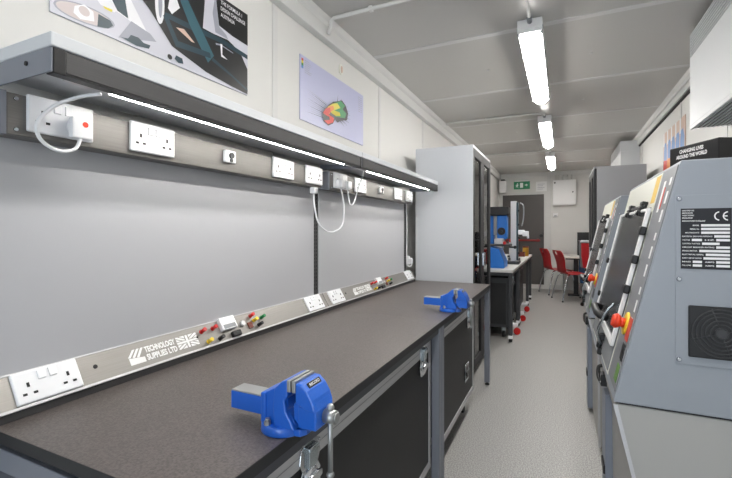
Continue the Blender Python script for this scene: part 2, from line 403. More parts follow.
# ------------------------------------------------------------------ lower service rail
RY = .48
RA, RB = Vector((-1.141, 0, .832)), Vector((-1.187, 0, .906))
def service_rail(label):
    t = thing('service_rail', label, 'service rail', (-1.141, RY, .809), 'service rails along the back of the benches')
    vd = (RB - RA).normalized()
    T = frame((RA.x, RY, RA.z), (0, 1, 0), vd)
    L = 1.46; W = (RB - RA).length
    b = MB(); b.prism([(-1.141, .8095), (-1.141, .832), (-1.1855, .906), (-1.1865, .906), (-1.1865, .8095)], RY, RY + L)
    b.build('rail_body', 'graphite', t, .001)
    b = MB(T); b.box(.001, .003, 0, L - .001, W - .002, .002); b.build('front_plate', 'steel', t)
    b = MB(T); b.box(0, -.003, -.001, L, .004, .005); b.build('front_lip', 'alu', t, .001)
    b = MB(T); b.box(0, W - .004, -.001, L, W, .004); b.build('back_lip', 'alu', t, .001)
    for s_ in (.115, 1.345): socket(t, T, s_, W / 2 + .001, .147, .078, True, .010)
    # printed logo
    h = .0026
    g = MB(T); x0 = .328; y0 = .018
    g.flat([(x0, y0), (x0 + .05, y0), (x0 + .05, y0 + .016), (x0, y0 + .022)], h)
    for i in range(3):
        xx = x0 + i * .0135 - .002
        g.flat([(xx, y0 + .024 - i * .002), (xx + .008, y0 + .0225 - i * .002), (xx + .029, y0 + .046), (xx + .020, y0 + .046)], h)
    g.text('TECHNOLOGY', x0 + .056, y0 + .026, h, .03, 0, .110, .0013, .020)
    g.text('SUPPLIES LTD', x0 + .056, y0 + .001, h, .03, 0, .110, .0013, .020)
    fx, fy, fw, fh = x0 + .172, y0 + .002, .085, .044
    g.box(fx + fw * .45, fy, h - .0004, fx + fw * .55, fy + fh, h); g.box(fx, fy + fh * .42, h - .0004, fx + fw, fy + fh * .58, h)
    for sx in (0, 1):
        for sy in (0, 1):
            def q(a, b_): return (fx + (fw * a if sx == 0 else fw * (1 - a)), fy + (fh * b_ if sy == 0 else fh * (1 - b_)))
            g.flat([q(0, 0), q(.09, 0), q(.40, .30), q(.40, .37), q(.30, .37), q(0, .10)], h)
            g.flat([q(.16, 0), q(.40, 0), q(.40, .23)], h); g.flat([q(0, .16), q(0, .37), q(.22, .37)], h)
    g.build('printed_logo', 'white', t)
    # 4 mm terminals and controls
    def term(s_, t_, mk):
        b = MB(T); b.cone((s_, t_, 0), (s_, t_, .006), .008, n=14); b.cone((s_, t_, .006), (s_, t_, .026), .0062, .0072, 14); b.build('terminal', mk, t)
    for s_, t_, mk in ((.61, .06, 'red'), (.663, .06, 'red'), (.622, .018, 'yellow'), (.677, .016, 'black'), (.872, .068, 'red'), (.880, .046, 'yellow'), (.930, .049, 'green'), (.898, .022, 'black')):
        term(s_, t_, mk)
    m_ = MB(T).box(.695, .038, 0, .772, .088, .018).build('meter', 'socket', t, .003)
    MB(T).box(.703, .042, .018, .764, .058, .0188).build('meter_scale', 'midgrey', m_)
    MB(T).box(.735, .004, 0, .780, .026, .016).build('rocker_switch', 'black', t, .003)
    b = MB(T); b.cone((.81, .046, 0), (.81, .046, .014), .012, .010, 18); b.build('control_knob', 'alu', t)
    MB(T).box(.838, .018, 0, .862, .044, .008).build('jack_block', 'brown', t, .002)
    b = MB(T); b.cone((.233, .047, .002), (.233, .047, .003), .006, n=12); b.cone((.585, .045, .002), (.585, .045, .003), .004, n=12); b.build('plate_hole', 'pinhole', t)
    return t
sr = service_rail('sloped steel service rail at the near bench, with coloured terminals and logo')
sr2 = dup(sr, (-1.141, RY + 1.463, .809), 'sloped steel service rail at the further bench, with terminals and logo')

# ------------------------------------------------------------------ back boards and slotted uprights
tag(MB().box(-1.205, .47, .812, -1.187, 1.862, 1.52).build('back_board', 'board', None, .001), 'satin grey back board behind the near bench, the widest', 'back board', 'grey back boards')
tag(MB().box(-1.205, 1.912, .812, -1.187, 3.245, 1.52).build('back_board', 'board', None, .001), 'satin grey back board beside the tall glazed cabinet', 'back board', 'grey back boards')
def upright(y, label):
    b = MB(); b.box(-1.24, y - .024, 0.0, -1.192, y + .024, 1.57, 0)
    for i in range(30):
        z = .93 + i * .02
        if z > 1.46: break
        for sy in (-.009, .009):
            b.box(-1.1925, y + sy - .004, z, -1.1915, y + sy + .004, z + .013, 1)
    o = b.build('slotted_upright', ['graphite', 'pinhole'])
    return tag(o, label, 'upright', 'slotted metal uprights')
upright(1.887, 'slotted dark metal upright between the two grey back boards')
upright(3.285, 'slotted dark metal upright at the cabinet end of the boards')
upright(.44, 'slotted metal upright at the near end of the back board')

# ------------------------------------------------------------------ canopies
def canopy(label):
    y0, y1 = .488, 1.945
    t = thing('canopy_shelf', label, 'shelf', (-1.11, y0, 1.576), 'shelves with strip light over the benches')
    MB().box(-1.275, y0, 1.628, -.942, y1, 1.658).build('shelf_top', 'shelf_lip', t, .003)
    b = MB(); b.box(-.968, y0 + .03, 1.580, -.946, y1 - .012, 1.6275); b.box(-.978, y0 + .03, 1.576, -.948, y1 - .012, 1.581); b.build('fascia', 'graphite', t, .002)
    MB().box(-.972, y0 + .006, 1.574, -.944, y0 + .030, 1.6275).build('fascia_end', 'black', t, .002)
    MB().box(-.972, y1 - .014, 1.574, -.944, y1 - .001, 1.6275).build('fascia_end', 'black', t, .002)
    e = MB().box(-1.19, y0 + .002, 1.576, -.946, y0 + .006, 1.6275).build('end_plate', 'bluegrey', t, .001)
    MB().cone((-1.035, y0 + .002, 1.606), (-1.035, y0 - .001, 1.606), .005, n=12).build('bolt', 'pinhole', e)
    MB().box(-1.19, y1 - .014, 1.578, -.974, y1 - .004, 1.628).build('end_plate', 'bluegrey', t, .001)
    b = MB(); b.prism([(-1.19, 1.606), (-.98, 1.592), (-.98, 1.598), (-1.19, 1.628)], y0 + .008, y1 - .014); b.build('underside', 'shelf_lip', t)
    b = MB(); b.box(-.994, y0 + .05, 1.578, -.979, y1 - .02, 1.592); b.build('light_channel', 'alu', t)
    b = MB(); b.box(-.989, y0 + .15, 1.577, -.9845, y1 - .12, 1.5785); b.build('led_strip', 'led', t)
    return t
cn = canopy('grey canopy shelf with glowing strip light over the near bench')
cn2 = dup(cn, (-1.11, .488 + 1.459, 1.576), 'grey canopy shelf with strip light ending at the tall glazed cabinet')

# ------------------------------------------------------------------ plugs and leads
def plug(parent, T, s, t, h0, leadside=-1):
    b = MB(T)
    poly = [(s - .025, t - .024), (s - .025, t + .018), (s - .018, t + .024), (s + .018, t + .024), (s + .025, t + .018), (s + .025, t - .024)]
    b.prism(poly, h0, h0 + .022, 'z'); b.prism([(s - .021, t - .021), (s - .021, t + .016), (s - .015, t + .021), (s + .015, t + .021), (s + .021, t + .016), (s + .021, t - .021)], h0 + .022, h0 + .034, 'z')
    return b.build('plug', 'socket', parent, .002)
TU = frame((UX, 0, UZ), (0, 1, 0), (0, 0, 1))
t = thing('power_cord', 'thick white lead looping from the canopy to a plug with red mark', 'power lead', (-1.1, .66, 1.48), 'white power leads')
p = MB(TU); p.cone((.628, .040, .0125), (.628, .040, .030), .022, .021, 20); p.box(.604, .010, .026, .654, .062, .046); po = p.build('plug', 'socket', t, .004)
MB(TU).cone((.634, .046, .046), (.634, .046, .0466), .007, n=14).build('plug_mark', 'orange', po)
MB().tube([(-.99, .62, 1.5735), (-1.03, .59, 1.562), (-1.06, .555, 1.535), (-1.075, .530, 1.495), (-1.075, .535, 1.458), (-1.073, .57, 1.437), (-1.074, .608, 1.447), (-1.082, .627, 1.476)], .0042, 10).build('cable', 'socket', t)
t = thing('power_cord', 'white lead hanging in a loop between the two socket strips', 'power lead', (-1.115, 1.76, 1.44), 'white power leads')
MB().box(-1.135, 1.742, 1.432, -1.105, 1.776, 1.463).build('connector', 'socket', t, .004)
plug(t, TU, 1.985, .036, .0125)
MB().tube([(-1.12, 1.758, 1.435), (-1.12, 1.762, 1.375), (-1.118, 1.80, 1.285), (-1.11, 1.90, 1.238), (-1.095, 2.005, 1.275), (-1.085, 2.01, 1.38), (-1.092, 1.987, 1.478)], .0042, 10).build('cable', 'socket', t)
t = thing('power_cord', 'thin white lead from the second canopy down to a plug', 'power lead', (-1.1, 2.08, 1.45), 'white power leads')
plug(t, TU, 2.062, .036, .0125)
MB().tube([(-.99, 2.06, 1.5735), (-1.03, 2.13, 1.56), (-1.07, 2.16, 1.50), (-1.082, 2.125, 1.41), (-1.085, 2.08, 1.40), (-1.092, 2.064, 1.478)], .0038, 10).build('cable', 'socket', t)
# outlet low on the wall by the cabinet
t = thing('wall_outlet', 'small white wall outlet between the back board and tall cabinet', 'socket', (-1.187, 3.375, .98))
TW = frame((-1.2, 3.375, .985), (0, 1, 0), (0, 0, 1))
b = MB(TW); b.box(-.04, -.042, -.08, .04, .042, .0); b.build('back_box', 'socket', t, .004)
socket(t, TW, 0, .001, .08, .08, False, .006)
t = thing('power_cord', 'white lead dropping beside the slotted upright to the wall outlet', 'power lead', (-1.17, 3.33, 1.45), 'white power leads')
plug(t, TW, 0.0, .0, .008)
MB().tube([(-1.15, 3.20, 1.465), (-1.172, 3.262, 1.42), (-1.178, 3.29, 1.25), (-1.178, 3.285, 1.05), (-1.172, 3.30, .95), (-1.166, 3.36, .945), (-1.165, 3.375, .966)], .004, 10).build('cable', 'socket', t)

# ------------------------------------------------------------------ workbenches
def bench(label):
    y0, y1 = .475, 1.9735
    t = thing('workbench', label, 'workbench', (-.86, y0, 0), 'workbenches along the panelled wall')
    b = MB(); b.box(-1.19, y0, .783, -.525, y1, .8085, 1); b.box(-1.189, y0 + .001, .8083, -.5262, y1, .8092, 0)
    b.build('worktop', ['worktop', 'topedge'], t)
    fr = 'bluegrey'
    MB().box(-.565, y0 + .05, .757, -.53, y1 - .05, .7825).build('front_rail', 'rail_shaded', t, .002)
    MB().box(-1.18, y0 + .05, .757, -1.145, y1 - .05, .7825).build('rear_rail', fr, t, .002)
    for ya in (y0 + .004, y1 - .041):
        MB().box(-1.14, ya, .719, -.572, ya + .036, .768).build('end_rail', fr, t, .002)
    for xa in (-.567, -1.182):
        for ya in (y0 + .002, y1 - .045):
            l = MB().box(xa, ya, .022, xa + .04, ya + .043, .7825).build('leg', fr, t, .003)
            b = MB(); b.cone((xa + .02, ya + .02, 0), (xa + .02, ya + .02, .008), .018, .018, 16); b.cone((xa + .02, ya + .02, .008), (xa + .02, ya + .02, .024), .007, n=10); b.build('levelling_foot', 'rubber', l)
    return t
bn = bench('dark-topped workbench nearest the camera, with the nearest blue vice on it')
dup(bn, (-.86, .475 + 1.4995, 0), 'dark-topped workbench further on, ending at the tall glazed cabinet')

# ------------------------------------------------------------------ flight cases
def latch(parent, T, s, t):
    pl = [(-.042, -.058), (-.026, -.068), (.026, -.068), (.042, -.058), (.046, -.02), (.034, .0), (.046, .022), (.040, .056), (.022, .066), (-.022, .066), (-.040, .056), (-.046, .022), (-.034, .0), (-.046, -.02)]
    b = MB(T); b.prism([(s + p[0], t + p[1]) for p in pl], 0, .005, 'z'); o = b.build('butterfly_latch', 'chrome', parent, .002)
    b = MB(T); b.cone((s, t - .024, .004), (s, t - .024, .014), .030, .022, 18); b.prism([(s - .032, t - .030), (s - .012, t - .036), (s + .012, t - .036), (s + .032, t - .030), (s + .032, t - .016), (s + .012, t - .012), (s - .012, t - .012), (s - .032, t - .016)], .012, .020, 'z'); b.build('latch_wing', 'chrome', o, .002)
    b = MB(T); b.box(s - .018, t + .002, .004, s + .018, t + .044, .014); b.cone((s - .022, t + .047, .01), (s + .022, t + .047, .01), .008, n=12); b.build('latch_hook', 'zinc', o, .002)
    b = MB(T)
    for dx in (-.04, .04):
        for dy in (-.05, .05): b.cone((s + dx, t + dy, .004), (s + dx, t + dy, .007), .005, .003, 10)
    b.build('rivets', 'chrome', o)
def flight_case(x0, x1, y0, y1, z0, z1, label, latches, handle=None, castor='rubber', edge='alu'):
    t = thing('flight_case', label, 'flight case', ((x0 + x1) / 2, y0, 0), 'black flight cases')
    MB().box(x0 + .004, y0 + .004, z0 + .004, x1 - .004, y1 - .004, z1 - .004).build('case_body', 'matblack', t)
    for za, zb, nm in ((z1 - .062, z1, 'top_edging'), (z0, z0 + .034, 'bottom_edging')):
        b = MB(); b.box(x0, y0, za, x0 + .004, y1, zb); b.box(x1 - .004, y0, za, x1, y1, zb); b.box(x0, y0, za, x1, y0 + .004, zb); b.box(x0, y1 - .004, za, x1, y1, zb)
        b.build(nm, edge, t)
    b = MB(); b.box(x1 - .003, y0 + .005, z1 - .036, x1 + .0008, y1 - .005, z1 - .034); b.build('lid_joint', 'midgrey', t)
    for xa in (x0, x1):
        for ya in (y0, y1):
            sx = 1 if xa == x0 else -1; sy = 1 if ya == y0 else -1
            b = MB(); b.box(xa - sx * .001, ya - sy * .001, z0, xa + sx * .026, ya + sy * .003, z1); b.box(xa - sx * .001, ya - sy * .001, z0, xa + sx * .003, ya + sy * .026, z1)
            b.build('corner_edging', edge, t)
    T = frame((x1, 0, 0), (0, 1, 0), (0, 0, 1))
    for s_ in latches: latch(t, T, s_, z1 - .075)
    if handle:
        s_, v_ = handle
        b = MB(T); b.box(s_ - .055, v_ - .055, 0, s_ + .055, v_ + .055, .003); o = b.build('recessed_handle', 'zinc', t, .002)
        MB(T).box(s_ - .04, v_ - .04, .003, s_ + .04, v_ + .04, .0036).build('handle_recess', 'darkgrey', o)
        b = MB(T); b.box(s_ - .045, v_ - .012, .0036, s_ + .045, v_ + .012, .012); b.build('handle_grip', 'black', o, .003)
    r = .042
    for xa in (x0 + .08, x1 - .06):
        for ya in (y0 + .1, y1 - .1):
            b = MB(); b.cone((xa - .016, ya, r), (xa + .016, ya, r), r, n=22); w_ = b.build('castor', castor, t, .004)
            b = MB(); b.box(xa - .022, ya - .03, r * 2 - .006, xa + .022, ya + .03, z0); b.box(xa - .022, ya - .012, r, xa - .018, ya + .012, r * 2); b.box(xa + .018, ya - .012, r, xa + .022, ya + .012, r * 2); b.build('castor_fork', 'zinc', w_, .001)
    return t
flight_case(-1.12, -.562, .70, 1.90, .13, .745, 'black flight case under the near bench with two metal latches', (.86, 1.775))
flight_case(-1.12, -.562, 2.10, 2.95, .13, .745, 'black flight case under the further bench with a recessed handle', (2.77,), (2.72, .325))

# ------------------------------------------------------------------ vices
def vice(label, loc):
    t = thing('bench_vice', label, 'vice', (0, 0, 0), 'blue bench vices')
    b = MB(); b.cone((0, 0, 0), (0, 0, .020), .052, .050, 36)
    b.prism([(.02, -.03), (.058, -.024), (.066, -.01), (.066, .01), (.058, .024), (.02, .03)], 0, .016, 'z')
    b.build('swivel_base', 'vice', t, .003)
    for sy in (-1, 1):
        b = MB(); b.cone((-.016, sy * .040, .0195), (-.016, sy * .040, .028), .0075, n=6, smooth=False); b.cone((-.016, sy * .040, .028), (-.016, sy * .040, .034), .0045, n=10)
        b.build('clamp_bolt', 'vice_steel', t)
    b = MB()          # fixed body: flat block at the back, S-curved flank towards the jaw
    b.prism([(-.038, .018), (-.038, .082), (-.022, .088), (.0, .1), (.02, .117), (.034, .122), (.036, .092), (.028, .085), (.03, .055), (.046, .034), (.05, .018)], -.030, .030)
    b.prism([(-.040, .018), (-.040, .084), (-.026, .084), (-.026, .018)], -.034, .034)
    b.prism([(.0, .018), (-.004, .06), (.0, .1), (.02, .118), (.034, .123), (.035, .088), (.027, .078), (.03, .055), (.044, .034), (.052, .018)], -.038, .038)
    b.build('fixed_jaw_body', 'vice', t, .003)
    b = MB(); b.box(-.136, -.022, .028, -.04, .022, .068, 0); b.box(-.135, -.0215, .0675, -.04, .0215, .0715, 1); b.build('slide_bar', ['vice', 'vice_steel'], t, .002)
    b = MB()          # moving jaw: rounded nose, wide at the top
    b.prism([(.055, .117), (.068, .117), (.084, .104), (.099, .080), (.103, .068), (.103, .026), (.06, .026), (.046, .040), (.044, .07), (.055, .082)], -.030, .030)
    b.prism([(.055, .1185), (.069, .1185), (.084, .106), (.096, .088), (.102, .070), (.102, .064), (.080, .066), (.055, .078)], -.038, .038)
    b.prism([(.060, .070), (.090, .072), (.104, .068), (.104, .026), (.060, .026)], -.0355, .0355)
    b.build('moving_jaw', 'vice', t, .003)
    B = frame((.0775, 0, .1125), (0, 1, 0), (-.61, 0, .79))
    MB(B).box(-.024, -.006, -.001, .024, .006, .0016).build('name_badge', 'black', t, .001)
    MB(B).text('RECORD', -.019, -.003, .0019, .012, 0, .038, .0002, .0062).build('badge_lettering', 'white', t)
    MB().box(.034, -.0385, .098, .0425, .0385, .1225).build('jaw_plate', 'vice_steel', t, .001)
    MB().box(.0465, -.0385, .098, .055, .0385, .1225).build('jaw_plate', 'vice_steel', t, .001)
    b = MB(); b.cone((.0, 0, .050), (.115, 0, .050), .010, n=16); b.cone((.106, 0, .047), (.132, 0, .047), .0145, .014, 22); b.cone((.132, 0, .047), (.135, 0, .047), .012, .010, 18); b.build('screw', 'vice_steel', t)
    b = MB(); b.cone((.118, 0, -.074), (.118, 0, .064), .0055, n=14); b.ball((.118, 0, -.076), .0085); b.ball((.118, 0, .066), .0085); b.build('handle', 'vice_steel', t)
    t.location = loc
    return t
v1 = vice('blue bench vice with hanging steel handle, closest to the camera', (-.560, .758, .8093))
dup(v1, (-.557, 2.235, .8093), 'blue bench vice further along, near the tall glazed cabinet')

# ------------------------------------------------------------------ tall glazed cabinets
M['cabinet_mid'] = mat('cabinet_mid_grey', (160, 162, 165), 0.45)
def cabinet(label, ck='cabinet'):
    x0, x1, y0, y1, H = -.25, .25, 0, .93, 1.964      # local: front faces +x
    t = thing('glazed_cabinet', label, 'cabinet', (0, 0, 0), 'tall glazed cabinets')
    b = MB(); th = .018
    b.box(x0, y0, .06, x1 - .03, y0 + th, H - th); b.box(x0, y1 - th, .06, x1 - .03, y1, H - th); b.box(x0, y0, H - th, x1, y1, H)
    b.box(x0, y0 + th, .06, x1 - .03, y1 - th, .08); b.box(x0, y0 + th, .08, x0 + .008, y1 - th, H - th)
    b.box(x1 - .03, y0, .06, x1, y0 + .006, H - th)
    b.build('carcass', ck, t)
    MB().box(x0 + .02, y0 + .02, 0, x1 - .05, y1 - .02, .06).build('plinth', 'doorframe', t)
    for z in (.45, .82, 1.2, 1.58): MB().box(x0 + .01, y0 + th, z, x1 - .06, y1 - th, z + .016).build('shelf', 'cabinet', t)
    for a, c in ((y0 + .008, y0 + .463), (y0 + .467, y1 - .002)):
        d = MB(); fw = .07
        d.box(x1 - .028, a, .07, x1, a + fw, H - .022); d.box(x1 - .028, c - fw, .07, x1, c, H - .022)
        d.box(x1 - .028, a + fw, .07, x1, c - fw, .07 + fw); d.box(x1 - .028, a + fw, H - .022 - fw, x1, c - fw, H - .022)
        o = d.build('door', 'doorframe', t, .002)
        MB().box(x1 - .016, a + fw, .07 + fw, x1 - .012, c - fw, H - .022 - fw).build('glass_pane', 'glass', o)
        yy = c - .03 if a < .2 else a + .03
        MB().box(x1, yy - .008, .92, x1 + .02, yy + .008, 1.04).build('door_handle', 'chrome', o, .003)
    return t
cb = cabinet('tall pale grey cabinet with dark glazed doors at the bench end')
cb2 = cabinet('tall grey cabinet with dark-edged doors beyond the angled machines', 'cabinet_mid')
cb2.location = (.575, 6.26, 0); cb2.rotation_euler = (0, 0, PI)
cb.location = (-.92, 3.5, 0)
# a few things on the shelves of the near cabinet
for (x, y, z, sx, sy, sz, mk, lb) in ((-.92, 3.72, .836, .2, .26, .14, 'red', 'red storage tub on the cabinet middle shelf'), (-.92, 4.10, .836, .2, .3, .18, 'mill', 'blue storage tub on the cabinet middle shelf'), (-.92, 3.75, 1.216, .22, .3, .12, 'midgrey', 'grey storage tub on the cabinet upper shelf'), (-.92, 4.12, 1.216, .22, .28, .16, 'cream', 'cream storage tub on the cabinet upper shelf')):
    t = thing('storage_tub', lb, 'tub', (x, y, z), 'tubs on the glazed cabinet shelves')
    b = MB(); b.add([(x - sx / 2 * k_, y - sy / 2 * k_, zz) for k_, zz in ()], [])
    a = [(-1, -1), (1, -1), (1, 1), (-1, 1)]
    vs = [(x + q[0] * sx * .44, y + q[1] * sy * .44, z + .0005) for q in a] + [(x + q[0] * sx * .5, y + q[1] * sy * .5, z + sz) for q in a]
    b.add(vs, [(0, 3, 2, 1), (4, 5, 6, 7), (0, 1, 5, 4), (1, 2, 6, 5), (2, 3, 7, 6), (3, 0, 4, 7)])
    b.build('tub_body', mk, t, .006)
    MB().box(x - sx * .52, y - sy * .52, z + sz, x + sx * .52, y + sy * .52, z + sz + .012).build('tub_lid', 'white', t, .004)

# ------------------------------------------------------------------ posters
def poster(name_label, origin, u, v, w, h, shapes, texts=(), bg='p_pale', mats=()):
    T = frame(origin, u, v)
    t = thing('poster', name_label, 'poster', origin, 'posters on the walls')
    MB(T).box(0, 0, 0.0005, w, h, .006).build('panel', bg, t)
    g = MB(T)
    mats = list(mats)
    hh = .0064
    for mk, pts in shapes:
        pts = [(min(max(p[0], 0), w), min(max(p[1], 0), h)) for p in pts]
        g.flat(pts, hh, mats.index(mk)); hh += .00008
    for s_, x, y, sz, mk, wd in texts: g.text(s_, x, y, hh, sz, mats.index(mk), wd, 0.0003)
    FLAT_NAMES.add('printed_picture')
    g.build('printed_picture', mats, t)
    return t
def ell(cx, cy, rx, ry, n=18, rot=0):
    return [(cx + rx * math.cos(a) * math.cos(rot) - ry * math.sin(a) * math.sin(rot), cy + rx * math.cos(a) * math.sin(rot) + ry * math.sin(a) * math.cos(rot)) for a in (2 * PI * i / n for i in range(n))]
car = [
 ('p_grey', [(0, .10), (.10, .11), (.20, .16), (.15, .36), (0, .36)]),
 ('p_white', [(0, .06), (.10, .10), (.21, .085), (.30, .06), (.20, .20), (.10, .25), (0, .2)]),
 ('p_grey', ell(.095, .034, .088, .027, 20, .1)), ('p_pink', ell(.093, .034, .080, .023, 20, .1)),
 ('p_teal', [(.131, .054), (.168, .050), (.177, .038), (.161, .022), (.128, .014)]),
 ('p_white', [(.063, .045), (.09, .062), (.116, .053), (.119, .025), (.079, .014), (.06, .024)]), ('p_pink', ell(.09, .042, .016, .014)),
 ('p_teal', [(.152, .116), (.2, .36), (.16, .36), (.18, .20)]), ('p_teal', [(.152, .150), (.205, .20), (.227, .083), (.19, .092)]),
 ('p_white', [(.102, .12), (.149, .142), (.19, .093), (.18, .081), (.137, .085)]), ('p_yellow', [(.145, .085), (.175, .087), (.172, .078), (.15, .079)]),
 ('p_grey', [(.237, .080), (.306, .068), (.33, .05), (.193, .008)]),
 ('p_black', [(.225, .36), (.262, .23), (.267, .177), (.304, .150), (.343, .111), (.393, .061), (.463, .044), (.551, .022), (.693, .009), (.79, .004), (.79, .36)]),
 ('p_pale', [(.31, .36), (.40, .36), (.405, .25), (.36, .236), (.31, .21)]),
 ('p_white', ell(.343, .190, .019, .072)), ('p_grey', ell(.345, .19, .008, .05)),
 ('p_white', [(.384, .234), (.41, .247), (.427, .215), (.393, .176), (.376, .19)]),
 ('p_pale', [(.525, .36), (.545, .30), (.535, .189), (.592, .19), (.67, .198), (.742, .175), (.79, .115), (.79, .225), (.70, .224), (.62, .236), (.60, .36)]),
 ('p_grey', [(.60, .36), (.585, .27), (.60, .20), (.67, .20), (.66, .215), (.62, .232)]),
 ('p_teal', [(.364, .170), (.454, .176), (.63, .189), (.79, .179), (.79, .160), (.63, .169), (.454, .155), (.364, .152)]),
 ('p_teal2', [(.419, .36), (.455, .36), (.459, .268), (.511, .201), (.592, .101), (.561, .062), (.473, .169), (.43, .24)]),
 ('p_teal', [(.355, .155), (.376, .158), (.419, .09), (.571, .105), (.576, .085), (.41, .066)]),
 ('p_tan', [(.410, .136), (.445, .145), (.495, .114), (.480, .112)]),
 ('p_black', [(.60, .165), (.65, .168), (.74, .14), (.786, .09), (.786, .03), (.70, .035), (.62, .07)]), ('p_grey', [(.60, .157), (.628, .163), (.70, .155), (.70, .152), (.63, .158), (.603, .150)]),
 ('p_teal', [(.58, .078), (.69, .05), (.79, .016), (.79, .026), (.69, .060), (.585, .092)]),
 ('p_white', [(.626, .164), (.637, .165), (.637, .123), (.668, .112), (.631, .113)]),
 ('p_black', [(.599, .36), (.79, .36), (.79, .221), (.7, .224), (.62, .236), (.615, .29)]),
 ('p_teal', [(.20, .012), (.225, .018), (.235, .034), (.262, .036), (.28, .026), (.306, .028), (.30, .014), (.255, .006)]), ('p_teal', [(.403, .019), (.41, .034), (.437, .032), (.442, .014), (.42, .010)]), ('p_black', ell(.383, .018, .010, .009)),
]
poster('wall poster of a white racing car with black wheels, above the near canopy', (-1.28, .658, 1.853), (0, 1, 0), (0, 0, 1), .79, .36, car,
       [('THE FORMULA 1', .628, .330, .022, 'p_white', .125), ('DESIGN CHALLENGE', .628, .304, .022, 'p_white', .145), ('AUSTRALIA', .628, .278, .022, 'p_white', .08)],
       'p_pale', ['p_pale', 'p_grey', 'p_white', 'p_pink', 'p_teal', 'p_black', 'p_tan', 'p_yellow', 'p_teal2'])
flow = [('p_blue', [(.011, .335), (.03, .335), (.03, .281), (.011, .281)]), ('p_green', [(.011, .335), (.03, .335), (.03, .296), (.011, .296)]), ('p_yellow', [(.011, .335), (.03, .335), (.03, .309), (.011, .309)]), ('p_red', [(.011, .335), (.03, .335), (.03, .323), (.011, .323)])]
for i in range(7): flow.append(('p_grey', [(.04, .334 - i * .011), (.04 + .05 + .03 * ((i * 3) % 4) / 3, .334 - i * .011), (.09, .331 - i * .011), (.04, .331 - i * .011)]))
for i in range(8):
    for q in range(2): flow.append(('p_grey', [(.70 + q * .033, .325 - i * .014), (.722 + q * .033, .325 - i * .014), (.722 + q * .033, .321 - i * .014), (.70 + q * .033, .321 - i * .014)]))
for i in range(11):
    y = .05 + i * .013; x0_ = .04 + .05 * ((i * 7) % 5) / 4
    flow.append(('p_grey' if i % 3 else 'p_teal', [(x0_, y + .004), (.27, y + .018 - i * .004), (.27, y + .014 - i * .004)]))
for a in range(10):
    th = -1.0 + a * .28
    flow.append(('p_teal', [(.40 + .07 * math.cos(th), .14 + .06 * math.sin(th)), (.40 + .19 * math.cos(th), .15 + .10 * math.sin(th)), (.40 + .07 * math.cos(th + .1), .14 + .06 * math.sin(th + .1))]))
flow += [('p_black', [(.222, .09), (.25, .12), (.298, .158), (.35, .19), (.409, .21), (.46, .23), (.51, .21), (.545, .168), (.53, .12), (.475, .105), (.40, .075), (.371, .085), (.345, .055), (.29, .030), (.235, .045)]),
 ('p_green', [(.30, .150), (.359, .183), (.448, .222), (.502, .206), (.47, .175), (.52, .16), (.50, .125), (.44, .115), (.384, .105), (.34, .12)]),
 ('p_yellow', [(.28, .140), (.34, .175), (.40, .195), (.44, .175), (.36, .14), (.43, .145), (.44, .125), (.38, .11), (.33, .115)]),
 ('p_orange', [(.25, .115), (.30, .15), (.35, .165), (.36, .145), (.32, .12), (.30, .10)]),
 ('p_red', [(.229, .092), (.26, .125), (.31, .142), (.318, .118), (.29, .1), (.36, .09), (.346, .063), (.286, .037), (.24, .05), (.275, .06), (.31, .068), (.30, .085), (.255, .085)])]
poster('lilac wall poster of a rainbow-coloured airflow study, beneath the oval vent', (-1.28, 1.863, 1.848), (0, 1, 0), (0, 0, 1), .78, .352, flow, (), 'p_lilac',
       ['p_blue', 'p_green', 'p_yellow', 'p_red', 'p_grey', 'p_teal', 'p_black', 'p_orange'])
pr = []
rr = random.Random(3)
pr.append(('p_brown', [(0, 0), (.82, 0), (.82, .27), (0, .36)]))
for i in range(5):
    x = .03 + i * .16
    pr.append(('p_white', [(x - .02, .50), (x + .03, .50), (x + .03, .63), (x - .02, .63)]))
    pr.append(('p_blue', [(x, .30), (x + .13, .32), (x + .135, .46 + .03 * (i % 2)), (x + .09, .54), (x + .03, .52), (x, .44)])); pr.append(('p_tan', ell(x + .07, .56, .03, .035)))
    pr.append(('p_red' if i % 2 == 0 else 'p_orange', [(x - .03, .24 - i * .01), (x + .13, .27), (x + .13, .35), (x, .36), (x - .03, .30)]))
    pr.append(('p_black', [(x + .06, .0), (x + .13, .0), (x + .12, .24), (x + .07, .27)])); pr.append(('p_white', [(x, .05), (x + .03, .05), (x + .03, .2), (x, .2)]))
poster('crowded red and blue poster on the wall beside the white wall unit', (XR, 5.06, 1.58), (0, -1, 0), (0, 0, 1), .82, .63, pr, (), 'p_tan', ['p_white', 'p_blue', 'p_tan', 'p_red', 'p_orange', 'p_brown', 'p_black'])

# oval vent on left wall
t = thing('oval_vent', 'small beige oval cap on the wall above the lilac poster', 'vent', (-1.28, 2.32, 2.275))
T = frame((-1.28, 2.32, 2.275), (0, 1, 0), (0, 0, 1))
MB(T).prism(ell(0, 0, .024, .034, 20), .0005, .008, 'z').build('vent_cap', 'cream', t, .003); MB(T).prism(ell(.004, 0, .012, .022, 16), .008, .010, 'z').build('vent_slot', 'p_tan', t)

